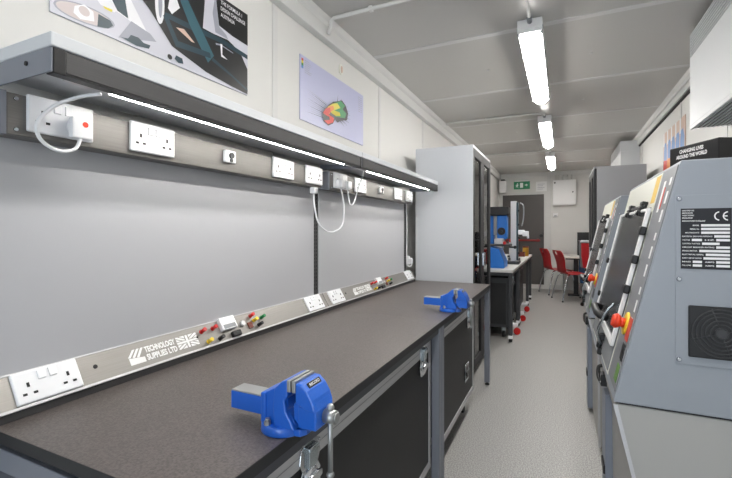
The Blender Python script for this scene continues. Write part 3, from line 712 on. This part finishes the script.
# ------------------------------------------------------------------ wall-mounted air units
def air_unit(label):
    x0, x1, y0, y1, z0, z1 = .71, XR - .002, 0, 1.2, 1.864, 2.436
    t = thing('air_unit', label, 'air conditioner', (.82, 0, z0), 'white wall air units')
    MB().box(x0, y0, z0 + .02, x1, y1, 2.305).build('casing', 'acwhite', t, .004)
    b = MB(); b.box(x0 + .012, y0 + .012, 2.305, x1, y1 - .012, z1); b.build('top_grille', 'grille', t)
    b = MB()
    for i in range(7): b.box(x0 + .002, y0 + .004, 2.312 + i * .018, x0 + .014, y1 - .004, 2.320 + i * .018)
    for i in range(41): yy = y0 + .006 + i * .0295; b.box(x0 + .006, yy, 2.305, x0 + .013, yy + .003, z1)
    b.box(x0, y0, z1 - .004, x1, y1, z1 + .004); b.box(x0, y0, 2.305, x1, y0 + .012, z1); b.box(x0, y1 - .012, 2.305, x1, y1, z1)
    b.build('top_slats', 'acwhite', t)
    b = MB(); b.box(x0 + .012, y0 + .012, z0 + .008, x1, y1 - .012, z0 + .02); b.build('bottom_grille', 'grille', t)
    b = MB()
    for i in range(9): b.box(x0 + .02 + i * .022, y0 + .012, z0 + .0, x0 + .024 + i * .022, y1 - .012, z0 + .01)
    b.box(x0, y0, z0, x0 + .012, y1, z0 + .02)
    b.build('bottom_slats', 'acwhite', t)
    return t
au = air_unit('white wall air unit with dark grilles, nearest at the ceiling above the machine')
dup(au, (.82, 6.48, 1.864), 'white wall air unit above the tall grey cabinet')
au.location = (.82, 1.95, 1.864)

# ------------------------------------------------------------------ angled machines
SP0, SP1 = Vector((.134, 0, .752)), Vector((.294, 0, 1.441))
def machine(label):
    t = thing('workshop_machine', label, 'machine', (0, 0, 0), 'grey sloped-front workshop machines')
    Ly = .9
    b = MB(); b.prism([(.134, .752), (.294, 1.441), (.895, 1.441), (.895, .752)], 0, Ly); b.build('upper_housing', 'machine', t, .004, 2)
    b = MB(); b.prism([(.140, .746), (.184, .545), (.19, .03), (.895, .03), (.895, .746)], .006, Ly - .006); b.build('base_cabinet', 'machine_base', t, .003)
    b = MB(); b.prism([(.134, .746), (.18, .545), (.186, .03), (.196, .03), (.19, .545), (.145, .746)], -.002, .006); b.build('base_edge_flange', 'alu', t)
    MB().box(.15, .01, .7455, .89, Ly - .01, .7525).build('shadow_gap', 'black', t)
    for xa in (.24, .85):
        for ya in (.06, Ly - .06): MB().cone((xa, ya, 0), (xa, ya, .031), .025, n=14).build('foot', 'rubber', t)
    v = (SP1 - SP0).normalized()
    F = frame((SP0.x, 0, SP0.z), (0, -1, 0), v)          # s = -y, t up the slope, n outward
    L = (SP1 - SP0).length
    def fb(y0, y1, t0, t1, h0, h1): return MB(F).box(-y0, t0, h0, -y1, t1, h1)
    fb(.19, .885, .02, L - .012, 0.0005, .003).build('front_panel', 'cream', t)
    fb(.005, .18, .03, L - .012, 0.0005, .003).build('control_strip', 'machine_strip', t)
    fb(.20, .885, .03, .355, .003, .006).build('lower_panel', 'midgrey', t, .002)
    # viewing port with round lower corner
    pts = [(-.225, .36), (-.225, .585), (-.50, .585), (-.50, .46)] + [(-.50 + .1 * (1 - math.cos(a)), .46 - .1 * math.sin(a)) for a in (PI / 2 * i / 6 for i in range(1, 7))]
    o = MB(F).prism(pts, .003, .006, 'z').build('viewing_port', 'black', t)
    b = MB(F)
    for i in range(7): b.box(-.25, .385 + i * .028, .006, -.46 + .06 * (i == 0), .389 + i * .028, .009)
    b.build('port_louvre', 'midgrey', o)
    # guard door: frame with pane
    g = MB(F); a0, a1, t0, t1 = .19, .875, .115, .58; fw = .024
    g.box(-a0, t0, .007, -a0 - fw, t1, .018); g.box(-a1, t0, .007, -a1 + fw, t1, .018); g.box(-a0 - fw, t0, .007, -a1 + fw, t0 + fw, .018); g.box(-a0 - fw, t1 - .010, .007, -a1 + fw, t1, .018)
    go = g.build('guard_door', 'white', t, .002)
    MB(F).box(-a0 - fw, t0 + fw, .010, -a1 + fw, t1 - .010, .013).build('guard_pane', 'guardglass', go)
    for yy in (.33, .60):      # clamp hinges on the top rail
        b = MB(F); b.cbox((-yy, t1 + .002, .012), (.03, .05, .018)); b.cbox((-yy, t1 + .022, .012), (.05, .014, .018)); b.cone((-yy - .03, t1 + .006, .017), (-yy + .03, t1 + .006, .017), .007, n=12); b.cone((-yy, t1 - .012, .018), (-yy, t1 - .012, .028), .012, .009, 14); h_ = b.build('guard_hinge', 'black', t, .003)
        MB(F).cone((-yy, t1 - .012, .028), (-yy, t1 - .012, .0295), .0075, n=12).build('hinge_cap', 'chrome', h_)
    b = MB(F); b.cbox((-.45, t1 + .012, .012), (.34, .008, .008)); b.build('hinge_rod', 'black', t)
    for tt in (.505, .41, .31):
        MB(F).cbox((-a0 - .006, tt, .015), (.034, .028, .018)).build('guard_clip', 'black', t, .004)
    for tt in (.2, .36):
        MB(F).cbox((-a1 + .006, tt, .016), (.036, .026, .018)).build('guard_clip', 'black', t, .004)
    # warning label, marks
    o = fb(.205, .27, .60, .69, .003, .0036).build('warning_label', 'yellow_label', t)
    for i in range(9):
        b = MB(F); tt = .66 - i * .054
        b.box(-.032, tt - .018, .003, -.052, tt + (.018 if i % 3 else .004), .0036)
        b.build('strip_symbol', 'white', t)
    o = fb(.10, .125, .565, .66, .003, .0036).build('side_label', 'white', t)
    fb(.085, .10, .575, .64, .003, .0036).build('side_label', 'red_label', t)
    fb(.022, .07, .175, .245, .003, .0045).build('strip_label', 'red_label', t)
    fb(.022, .066, .115, .165, .003, .0045).build('strip_label', 'black', t)
    fb(.022, .066, .05, .10, .003, .0045).build('strip_label', 'green_label', t)
    # emergency stop
    e = MB(F).cone((-.105, .215, .003), (-.105, .215, .009), .036, .034, 26).build('emergency_stop', 'yellow', t, .001)
    b = MB(F); b.cone((-.105, .215, .009), (-.105, .215, .022), .015, n=16); b.cone((-.105, .215, .022), (-.105, .215, .032), .019, .024, 24); b.cone((-.105, .215, .032), (-.105, .215, .043), .024, .017, 24); b.build('stop_button', 'orange', e)
    # guard grab handle and hook
    b = MB(F); b.tube([(-.42, .165, .016), (-.42, .168, .042), (-.45, .17, .05), (-.62, .17, .05), (-.65, .168, .042), (-.65, .165, .016)], .014, 10, smooth_path=False); b.build('grab_handle', 'black', t)
    b = MB(F); b.tube([(-.34, .235, .018), (-.34, .20, .034), (-.35, .155, .04), (-.38, .12, .04), (-.42, .09, .03), (-.45, .05, .01)], .0045, 8); b.build('hook', 'zinc', t)
    b = MB(F); b.cbox((-.45, .085, .012), (.04, .022, .020)); b.cbox((-.46, .06, .016), (.024, .045, .014)); b.cbox((-.44, .03, .01), (.03, .024, .016)); b.build('lower_catch', 'black', t, .004)
    # blue bar and latch on the base
    bar = MB().box(.160, .56, .03, .2, .70, .575).build('base_door_bar', 'machine_bar', t, .003)
    b = MB(); b.cbox((.160, .64, .615), (.022, .05, .05)); b.tube([(.162, .70, .655), (.146, .70, .645), (.144, .68, .61), (.158, .65, .585)], .008, 8); b.build('base_latch', 'black', t, .006)
    b = MB(); b.cbox((.158, .62, .26), (.010, .10, .035)); b.build('bar_bracket', 'black', bar, .005)
    b = MB()
    for yy, zz in ((.64, .60), (.63, .63)): b.cone((.150, yy, zz), (.146, yy, zz), .006, n=10)
    b.build('latch_screw', 'chrome', t)
    # near side: raised plate, rating plate and fan
    S_ = frame((0, 0, 0), (1, 0, 0), (0, 0, 1))
    sp = MB(S_).box(.281, .885, .0003, .86, 1.345, .003).build('side_plate', 'machine', t, .001)
    b = MB(S_)
    for zz in (1.335, 1.116, .897):
        for xx in (.289, .57, .85): b.cone((xx, zz, .003), (xx, zz, .0065), .0065, .004, 12)
    b.build('plate_screw', 'chrome', sp)
    rp = MB(S_).box(.2925, 1.145, .003, .401, 1.308, .0042).build('rating_plate', 'plate', t)
    g = MB(S_); h = .0046; px0, pz1 = .2945, 1.308
    def arc(cx, cz, r0, r1, a0_, a1_, n=14):
        for i in range(n):
            a, c = a0_ + (a1_ - a0_) * i / n, a0_ + (a1_ - a0_) * (i + 1) / n
            g.flat([(cx + r0 * math.cos(a), cz + r0 * math.sin(a)), (cx + r1 * math.cos(a), cz + r1 * math.sin(a)), (cx + r1 * math.cos(c), cz + r1 * math.sin(c)), (cx + r0 * math.cos(c), cz + r0 * math.sin(c))], h)
    for cx in (.3765, .3945):
        arc(cx, 1.287, .0095, .0125, PI * .55, PI * 1.45)
    g.flat([(.3835, 1.2855), (.392, 1.2855), (.392, 1.2885), (.3835, 1.2885)], h)
    for i, s_ in enumerate(('DENFORD LTD', 'BIRDS ROYD', 'WEST YORKS', 'ENGLAND')): g.text(s_, px0 + .001, 1.3005 - .0066 * i, h, .005, 0, .026 - .003 * (i % 2), .0001)
    g.text('MANUFACTURED IN ENGLAND', px0 + .001, 1.2725, h, .005, 0, .05, .0001)
    rows = [('MODEL', .024, .042, 1), ('SERIAL No', .018, .042, 1), ('MACHINE DATE', .008, .042, 1), ('ELECTRICAL DRAWING REFERENCE', .001, .070, 0), ('VOLTAGE', .001, .022, 0), ('CONTROL VOLTAGE', .001, .044, 0), ('CIRCUIT BREAKER RATING', .001, .074, 0), ('SPINDLE MOTOR', .001, .038, 0), ('ELECTRICAL SERIAL', .001, .052, 0), ('SHORT CIRCUIT RATING', .001, .047, 0), ('MASS', .001, .024, 0), ('FULL LOAD', .001, .024, 0)]
    for i, (s_, tx, bx, _) in enumerate(rows):
        zz = 1.2605 - i * .0098
        g.text(s_, px0 + tx, zz, h, .005, 0, bx - tx - .004, .0001)
        wv = .0995 if i < 4 or i in (6, 7, 8, 9) else (.041 if i != 5 else .078)
        g.flat([(px0 + bx, zz - .0012), (px0 + wv + .003, zz - .0012), (px0 + wv + .003, zz + .005), (px0 + bx, zz + .005)], h)
        if i in (4, 10, 11):
            g.flat([(px0 + .074, zz - .0012), (px0 + .1025, zz - .0012), (px0 + .1025, zz + .005), (px0 + .074, zz + .005)], h)
            g.text('AMPS' if i != 4 else 'HZ', px0 + .05, zz, h, .005, 0, .02, .0001)
    FLAT_NAMES.add('plate_lettering'); g.build('plate_lettering', 'white', rp)
    fg = MB(S_).box(.3085, .908, .003, .448, 1.047, .010).build('fan_grille', 'black', t, .004)
    b = MB(S_)
    for r_ in (.014, .024, .034, .044, .054, .063):
        ring = [(.378 + r_ * math.cos(a), .9775 + r_ * math.sin(a), .0115) for a in (2 * PI * i / 28 for i in range(29))]
        b.tube(ring, .0017, 5, smooth_path=False)
    for a in (.3, 1.87, 3.44, 5.0):
        b.tube([(.378 + .012 * math.cos(a), .9775 + .012 * math.sin(a), .0112), (.378 + .066 * math.cos(a), .9775 + .066 * math.sin(a), .0112)], .0014, 5, smooth_path=False)
    b.cone((.378, .9775, .010), (.378, .9775, .013), .012, n=16)
    b.build('fan_guard', 'darkgrey', fg)
    return t
mc = machine('grey sloped machine closest to the camera, showing rating plate and fan grille')
dup(mc, (0, 2.66, 0), 'grey sloped machine further along, in front of the tall grey cabinet')
mc.location = (0, 1.39, 0)

# black lettered box on the nearest machine
ang = math.radians(27.3)
T = Matrix.Translation((.54, 2.0, 1.4415)) @ Matrix.Rotation(ang, 4, 'Z')     # local +y runs away along the lettered face, +x to the wall
t = thing('display_box', 'black box with white lettering on top of the nearest machine', 'box', (.54, 2.0, 1.4415))
MB(T).box(0, 0, 0, .2, .245, .163).build('box_body', 'black', t, .004)
TT = T @ frame((-.0006, .245, 0), (0, -1, 0), (0, 0, 1))
g = MB(TT); g.text('CHANGING LIVES', .056, .132, 0, .03, 0, .120, .0014, .016); g.text('AROUND THE WORLD', .038, .110, 0, .03, 0, .155, .0014, .016); g.build('box_lettering', 'white', t)

# ------------------------------------------------------------------ far tables, their cases and the equipment on them
def far_table(label, y0, y1, legs):
    t = thing('side_table', label, 'table', (-.8, y0, 0), 'pale-topped tables along the wall')
    MB().box(-1.15, y0, .777, -.487, y1, .807).build('tabletop', 'far_top', t, .003)
    b = MB(); b.box(-1.12, y0 + .06, .735, -.53, y0 + .1, .777); b.box(-1.12, y1 - .1, .735, -.53, y1 - .06, .777); b.box(-.535, y0 + .1, .735, -.505, y1 - .1, .777); b.build('frame_rail', 'darkgrey', t)
    for ya in legs:
        for xa in (-.54, -1.12):
            l = MB().box(xa, ya, .075, xa + .042, ya + .042, .777).build('leg', 'darkgrey', t, .003)
            b = MB(); b.cone((xa + .005, ya + .02, .03), (xa + .04, ya + .02, .03), .03, n=18); w_ = b.build('castor', 'rubber', l)
            b = MB(); b.box(xa - .002, ya - .008, .04, xa + .044, ya + .05, .076); b.build('castor_fork', 'socket', l, .003)
    return t
far_table('pale-topped table just beyond the glazed cabinet, carrying the blue machine', 4.80, 5.76, (4.84, 5.69))
far_table('longer pale-topped table nearest the exit door', 5.77, 8.05, (5.80, 7.3, 7.96))
fc1 = flight_case(-1.1, -.555, 4.97, 5.62, .13, .70, 'black flight case under the table with the blue machine', (5.45,), edge='darkgrey')
fc2 = flight_case(-1.1, -.555, 5.95, 6.95, .13, .70, 'black flight case under the table nearest the exit door', (6.3,), edge='darkgrey')
def red_foot(x, y, parent):
    b = MB(); b.cone((x - .006, y + .010, .046), (x + .006, y - .010, .046), .042, n=24); w_ = b.build('red_castor', 'red', parent, .005); w_['label'] = 'red castor wheel'
    b = MB(); b.box(x - .045, y + .012, .0, x - .012, y + .06, .10); b.box(x - .08, y, .097, x + .01, y + .06, .13); b.build('castor_bracket', 'socket', w_, .004)
red_foot(-.484, 5.22, fc1); red_foot(-.484, 6.02, fc2); red_foot(-.484, 6.75, fc2)

t = thing('milling_machine', 'bright blue bench milling machine with black head on the pale table', 'machine', (-.72, 5.2, .807))
b = MB(); b.prism([(-.84, .8072), (-.60, .8072), (-.60, .88), (-.66, 1.03), (-.80, 1.06), (-.84, 1.04)], 4.98, 5.3); b.build('machine_base', 'mill', t, .01)
b = MB(); b.prism([(-.615, .86), (-.60, .845), (-.655, 1.005), (-.67, 1.01)], 5.0, 5.28); b.build('clear_guard', 'p_grey', t)
b = MB(); b.box(-.86, 5.14, 1.0, -.74, 5.3, 1.44); b.build('column', 'mill', t, .02)
b = MB(); b.box(-.70, 5.1, 1.14, -.585, 5.26, 1.43); b.build('spindle_housing', 'mill', t, .02)
b = MB(); b.box(-.87, 5.08, 1.42, -.565, 5.32, 1.525); b.build('head_cover', 'black', t, .012)
b = MB(); b.cone((-.645, 5.08, 1.235), (-.645, 5.1, 1.235), .045, .045, 20); b.cone((-.645, 5.05, 1.235), (-.645, 5.08, 1.235), .014, n=12); b.build('feed_wheel', 'black', t)
b = MB(); b.box(-.74, 5.12, 1.19, -.70, 5.22, 1.43); b.build('gearbox', 'midgrey', t, .006)
b = MB(); b.box(-.86, 5.02, 1.06, -.54, 5.24, 1.085); b.build('cross_table', 'darkgrey', t, .004)
b = MB(); b.box(-.72, 5.04, 1.085, -.62, 5.14, 1.15); b.build('machine_vice', 'alu', t, .006)
b = MB(); b.cone((-.645, 5.17, 1.14), (-.645, 5.17, 1.09), .016, .008, 12); b.build('cutter', 'chrome', t)
b = MB(); b.cone((-.56, 5.1, 1.05), (-.50, 5.1, 1.05), .01, n=10); b.ball((-.495, 5.1, 1.05), .02); b.build('crank_handle', 'black', t)
b = MB(); b.cone((-.60, 5.02, 1.10), (-.60, 4.99, 1.10), .018, n=12); b.build('stop_button', 'red', t)
b = MB(); b.box(-.87, 5.075, 1.525, -.80, 5.2, 1.545); b.build('top_label', 'yellow', t, .003)

t = thing('test_column', 'tall grey testing column with a white clamp arm on the far table', 'test machine', (-.56, 5.75, .807))
b = MB(); b.box(-.66, 5.62, .8072, -.44 - .06, 5.9, .845); b.build('column_base', 'darkgrey', t, .006)
b = MB(); b.box(-.605, 5.68, .845, -.535, 5.8, 1.625); b.build('column', 'alu', t, .004)
b = MB(); b.box(-.5345, 5.69, .86, -.515, 5.79, 1.61); b.build('guide_rail', 'p_teal', t)
b = MB()
for zz in (.95, 1.15, 1.32, 1.5): b.cone((-.515, 5.72, zz), (-.495, 5.72, zz), .014, n=10)
b.build('guide_wheel', 'black', t)
b = MB(); b.box(-.515, 5.69, 1.19, -.44, 5.78, 1.25); b.box(-.46, 5.66, 1.17, -.39, 5.8, 1.235); b.box(-.41, 5.69, 1.14, -.385, 5.77, 1.19); b.build('clamp_arm', 'socket', t, .008)
b = MB(); b.tube([(-.49, 5.7, 1.60), (-.45, 5.7, 1.56), (-.45, 5.7, 1.40), (-.47, 5.7, 1.30)], .008, 8); b.build('cable', 'midgrey', t)

def small_press(x, y, mk, label, z=.8072):
    t = thing('small_rig', label, 'teaching rig', (x, y, z), 'small teaching rigs on the far tables')
    MB().box(x - .08, y - .06, z, x + .08, y + .06, z + .03).build('rig_base', 'darkgrey', t, .004)
    MB().box(x - .06, y - .015, z + .03, x - .03, y + .015, z + .30).build('rig_post', 'alu', t, .003)
    MB().box(x - .07, y - .03, z + .26, x + .06, y + .03, z + .31).build('rig_head', mk, t, .006)
    MB().cone((x + .03, y, z + .26), (x + .03, y, z + .16), .018, .012, 14).build('rig_spindle', 'chrome', t)
    MB().cone((x + .02, y - .03, z + .13), (x + .02, y + .03, z + .13), .04, .04, 18).build('rig_wheel', mk, t)
    return t
small_press(-.72, 5.55, 'brown', 'small brown-headed rig between the blue machine and the column')
small_press(-.64, 6.5, 'red', 'small red-headed rig behind the testing column')
small_press(-.72, 7.1, 'darkgrey', 'small dark-headed rig towards the exit door')
t = thing('brass_jar', 'small brass-coloured jar on the far table end', 'jar', (-.56, 7.55, .807))
b = MB(); b.cone((-.56, 7.55, .8072), (-.56, 7.55, .95), .05, .05, 18); b.build('jar_body', 'brass', t, .004); b = MB(); b.cone((-.56, 7.55, .95), (-.56, 7.55, .975), .053, .05, 18); b.build('jar_lid', 'brown', t, .003)
t = thing('tool_tray', 'dark brown tool tray beside the brass jar', 'tray', (-.66, 7.2, .807))
b = MB(); b.box(-.70, 7.3, .8072, -.56, 7.46, .815); b.box(-.70, 7.3, .815, -.695, 7.46, .88); b.box(-.565, 7.3, .815, -.56, 7.46, .88); b.box(-.695, 7.3, .815, -.565, 7.305, .88); b.box(-.695, 7.455, .815, -.565, 7.46, .88); b.build('tray_body', 'brown', t)

# ------------------------------------------------------------------ end wall fittings
t = thing('exit_sign', 'green emergency exit sign above the dark door', 'sign', (-.79, YF - .06, 2.13))
EW = frame((-.95, YF - .06, 2.135), (1, 0, 0), (0, 0, 1))
MB(EW).box(0, 0, -.03, .325, .165, 0).build('sign_panel', 'exit', t, .003)
g = MB(EW); h = .0008
g.flat([(.128, .03), (.19, .03), (.19, .135), (.128, .135)], h)
g.flat([(.225, .075), (.255, .075), (.255, .055), (.285, .085), (.255, .115), (.255, .095), (.225, .095)], h)
g.flat(ell(.075, .118, .012, .012), h); g.flat([(.055, .10), (.085, .105), (.09, .08), (.078, .065), (.092, .04), (.082, .035), (.065, .06), (.05, .04), (.035, .042), (.055, .07)], h)
g.flat([(.085, .1), (.105, .085), (.10, .08), (.085, .09)], h); g.flat([(.055, .10), (.035, .085), (.04, .08), (.058, .09)], h)
FLAT_NAMES.add('sign_symbol'); g.build('sign_symbol', 'white', t)
MB(EW).box(.02, .165, -.028, .305, .185, -.002).build('sign_housing', 'white', t, .003)
t = thing('notice_plate', 'white notice plate beside the green exit sign', 'notice', (-.4, YF - .02, 2.08))
EN = frame((-.505, YF - .004, 2.075), (1, 0, 0), (0, 0, 1))
MB(EN).box(0, 0, 0, .215, .21, .012).build('plate', 'white', t, .002)
g = MB(EN)
for i in range(4): g.box(.03, .15 - i * .035, .012, .17 - .03 * (i % 2), .158 - i * .035, .0125)
g.build('plate_print', 'p_grey', t)
t = thing('alarm_box', 'white boxed emergency light in the corner beside the exit sign', 'emergency light', (-1.17, YF - .2, 2.06))
MB().box(-1.225, YF - .26, 2.06, -1.09, YF - .04, 2.31).build('box_housing', 'white', t, .006); MB().box(-1.2, YF - .24, 2.31, -1.12, YF - .06, 2.345).build('box_cap', 'black', t, .004)
t = thing('electrical_cabinet', 'white wall electrical cabinet above the thermostat', 'electrical cabinet', (.045, YF - .07, 1.77))
MB().box(-.172, YF - .13, 1.767, .262, YF - .001, 2.286).build('cabinet_box', 'white', t, .004)
dr = MB().box(-.162, YF - .140, 1.777, .252, YF - .131, 2.276).build('cabinet_door', 'white', t, .003)
b = MB(); b.cone((-.135, YF - .141, 2.23), (-.135, YF - .147, 2.23), .016, n=14); b.cone((.2, YF - .141, 2.03), (.2, YF - .147, 2.03), .014, n=14); b.build('door_lock', 'darkgrey', dr)
b = MB()
for xx in (-.12, -.06, .02, .1, .18): b.tube([(xx, YF - .06, 2.286), (xx, YF - .06, 2.4)], .012, 8, smooth_path=False)
b.build('cable_conduit', 'trimw', t)
t = thing('thermostat', 'small white thermostat on the end wall below the electrical cabinet', 'thermostat', (-.125, YF - .02, 1.52))
MB().box(-.172, YF - .035, 1.523, -.076, YF - .001, 1.609).build('thermostat_body', 'white', t, .005); MB().box(-.15, YF - .038, 1.535, -.10, YF - .035, 1.555).build('thermostat_dial', 'midgrey', t)

# ------------------------------------------------------------------ desk, screen and chairs
t = thing('desk', 'pale-topped pedestal desk near the end wall', 'desk', (.45, 8.95, 0))
MB().box(.0, 8.5, .725, .86, 9.4, .752).build('desk_top', 'desk', t, .004)
MB().box(.06, 8.56, .70, .80, 9.34, .725).build('desk_frame', 'black', t)
MB().box(.20, 8.78, .03, .28, 8.86, .70).build('leg', 'black', t, .003); MB().box(.62, 8.78, .03, .70, 8.86, .70).build('leg', 'black', t, .003)
MB().box(.10, 8.75, 0, .78, 8.89, .03).build('desk_foot', 'black', t, .003)
MB().box(.30, 9.2, .2, .80, 9.22, .70).build('modesty_panel', 'p_blue', t)
t = thing('computer_tower', 'black computer tower standing on the desk by the end wall', 'computer', (.40, 9.28, .752))
MB().box(.275, 9.12, .7525, .53, 9.38, 1.205).build('tower_case', 'black', t, .006); MB().box(.29, 9.117, 1.03, .515, 9.121, 1.045).build('drive_slot', 'midgrey', t)
MB().box(.29, 9.117, .80, .515, 9.121, 1.0).build('front_panel', 'screen', t)

def chair(label, shell='chair', name='stacking_chair'):
    t = thing(name, label, 'chair', (0, 0, 0), 'red classroom chairs')        # faces +x
    prof = [(.22, .425, .19), (.20, .448, .205), (.10, .455, .215), (0, .448, .215), (-.10, .442, .21), (-.16, .452, .20), (-.195, .49, .185), (-.205, .55, .16), (-.21, .62, .165), (-.225, .70, .19), (-.25, .77, .20), (-.27, .82, .185), (-.276, .84, .15)]
    n = 10; vs = []; fs = []
    for i, (x, z, w_) in enumerate(prof):
        for j in range(n + 1):
            a = -1 + 2 * j / n
            curve = .03 * a * a * (1 if i > 5 else .2)
            vs.append((x + (curve if i > 5 else 0), a * w_, z + (curve if i <= 5 else 0) * .8))
    for i in range(len(prof) - 1):
        for j in range(n):
            if i == len(prof) - 3 and j in (4, 5): continue
            fs.append((i * (n + 1) + j, i * (n + 1) + j + 1, (i + 1) * (n + 1) + j + 1, (i + 1) * (n + 1) + j))
    b = MB(); b.add(vs, fs, 0, True); o = b.build('seat_shell', shell, t)
    s_ = o.modifiers.new('solid', 'SOLIDIFY'); s_.thickness = .014; s_.offset = 0
    s2 = o.modifiers.new('sub', 'SUBSURF'); s2.levels = 1; s2.render_levels = 1
    for sy in (-1, 1):
        for ln in ([(.13, sy * .13, .440), (.17, sy * .17, .41), (.20, sy * .20, .20), (.215, sy * .215, .012)], [(-.10, sy * .13, .430), (-.15, sy * .17, .40), (-.205, sy * .20, .20), (-.24, sy * .215, .012)]):
            lg = MB().tube(ln, .011, 10).build('leg', 'chrome', t)
            MB().cone((ln[3][0], ln[3][1], 0), (ln[3][0], ln[3][1], .016), .014, .013, 12).build('foot_cap', 'rubber', lg)
    MB().cone((0.05, -.13, .44), (.05, .13, .44), .009, n=8).build('stretcher', 'chrome', t)
    return t
ch = chair('red plastic chair on chrome legs at the desk, closest of the pair by the door')
dup(ch, (-.08, 9.0, 0), 'red plastic chair on chrome legs, nearer the exit door', math.radians(24)).scale = (1.12, 1.12, 1.06)
dup(ch, (.60, 7.0, 0), 'red plastic chair half hidden behind the further machine', math.radians(178))
ch.scale = (1.12, 1.12, 1.06); ch.location = (.17, 8.25, 0); ch.rotation_euler = (0, 0, math.radians(22))
# upholstered chair turned away
t = thing('padded_chair', 'red padded chair with grey rim standing in front of the black computer tower', 'chair', (0, 0, 0))
b = MB(); b.prism([(-.2, .62), (.2, .62), (.235, .82), (.24, 1.04), (.20, 1.08), (-.20, 1.08), (-.24, 1.04), (-.235, .82)], -.20, -.165); b.build('back_frame', 'chair_rim', t, .012, 3)
b = MB(); b.prism([(-.15, .63), (.15, .63), (.185, .82), (.185, 1.035), (-.185, 1.035), (-.185, .82)], -.209, -.200); b.build('back_panel', 'chair', t, .004)
b = MB(); b.prism([(-.21, 1.045), (.21, 1.045), (.195, 1.083), (-.195, 1.083)], -.212, -.155); b.build('top_rim', 'cabinet', t, .008)
MB().box(-.23, -.2, .46, .23, .22, .53).build('seat', 'chair', t, .02, 3)
MB().box(-.03, -.205, .40, .03, -.185, .66).build('back_stem', 'black', t, .004)
b = MB(); b.cone((0, 0, .10), (0, 0, .46), .025, n=14); b.build('gas_stem', 'black', t)
for i in range(5):
    a = 2 * PI * i / 5 + .3
    l = MB().tube([(0, 0, .10), (.14 * math.cos(a), .14 * math.sin(a), .09), (.27 * math.cos(a), .27 * math.sin(a), .065)], .016, 8).build('base_leg', 'black', t)
    MB().cone((.27 * math.cos(a) - .012, .27 * math.sin(a), .03), (.27 * math.cos(a) + .012, .27 * math.sin(a), .03), .03, n=16).build('castor', 'rubber', l)
t.location = (.56, 7.75, 0); t.rotation_euler = (0, 0, math.radians(-38))

# ------------------------------------------------------------------ daylight, camera, colour
w = bpy.data.worlds.new('daylight'); scene.world = w; w.use_nodes = True
bg = w.node_tree.nodes['Background']; bg.inputs['Color'].default_value = (.8, .9, 1.0, 1); bg.inputs['Strength'].default_value = 1.5
sl = bpy.data.lights.new('doorway_daylight', 'AREA'); sl.shape = 'RECTANGLE'; sl.size = 1.3; sl.size_y = 2.0; sl.energy = 16; sl.color = (.84, .92, 1.0)
so = bpy.data.objects.new('doorway_daylight', sl); COL.objects.link(so); so.location = (-.075, YN - .15, 1.05); so.rotation_euler = (PI / 2, 0, 0)

cam = bpy.data.cameras.new('camera'); co = bpy.data.objects.new('camera', cam); COL.objects.link(co)
cam.sensor_width = 36; cam.lens = 414 / 732 * 36; cam.shift_y = -9 / 732; cam.clip_start = .02
co.location = (0, 0, 1.25); co.rotation_euler = (PI / 2, 0, math.atan2(196, 414))
scene.camera = co
vs = scene.view_settings; vs.view_transform = 'Standard'; vs.look = 'None'; vs.gamma = 1; vs.use_curve_mapping = False; vs.exposure = 0.5
scene.cycles.use_denoising = True
scene.cycles.max_bounces = 10; scene.cycles.diffuse_bounces = 6
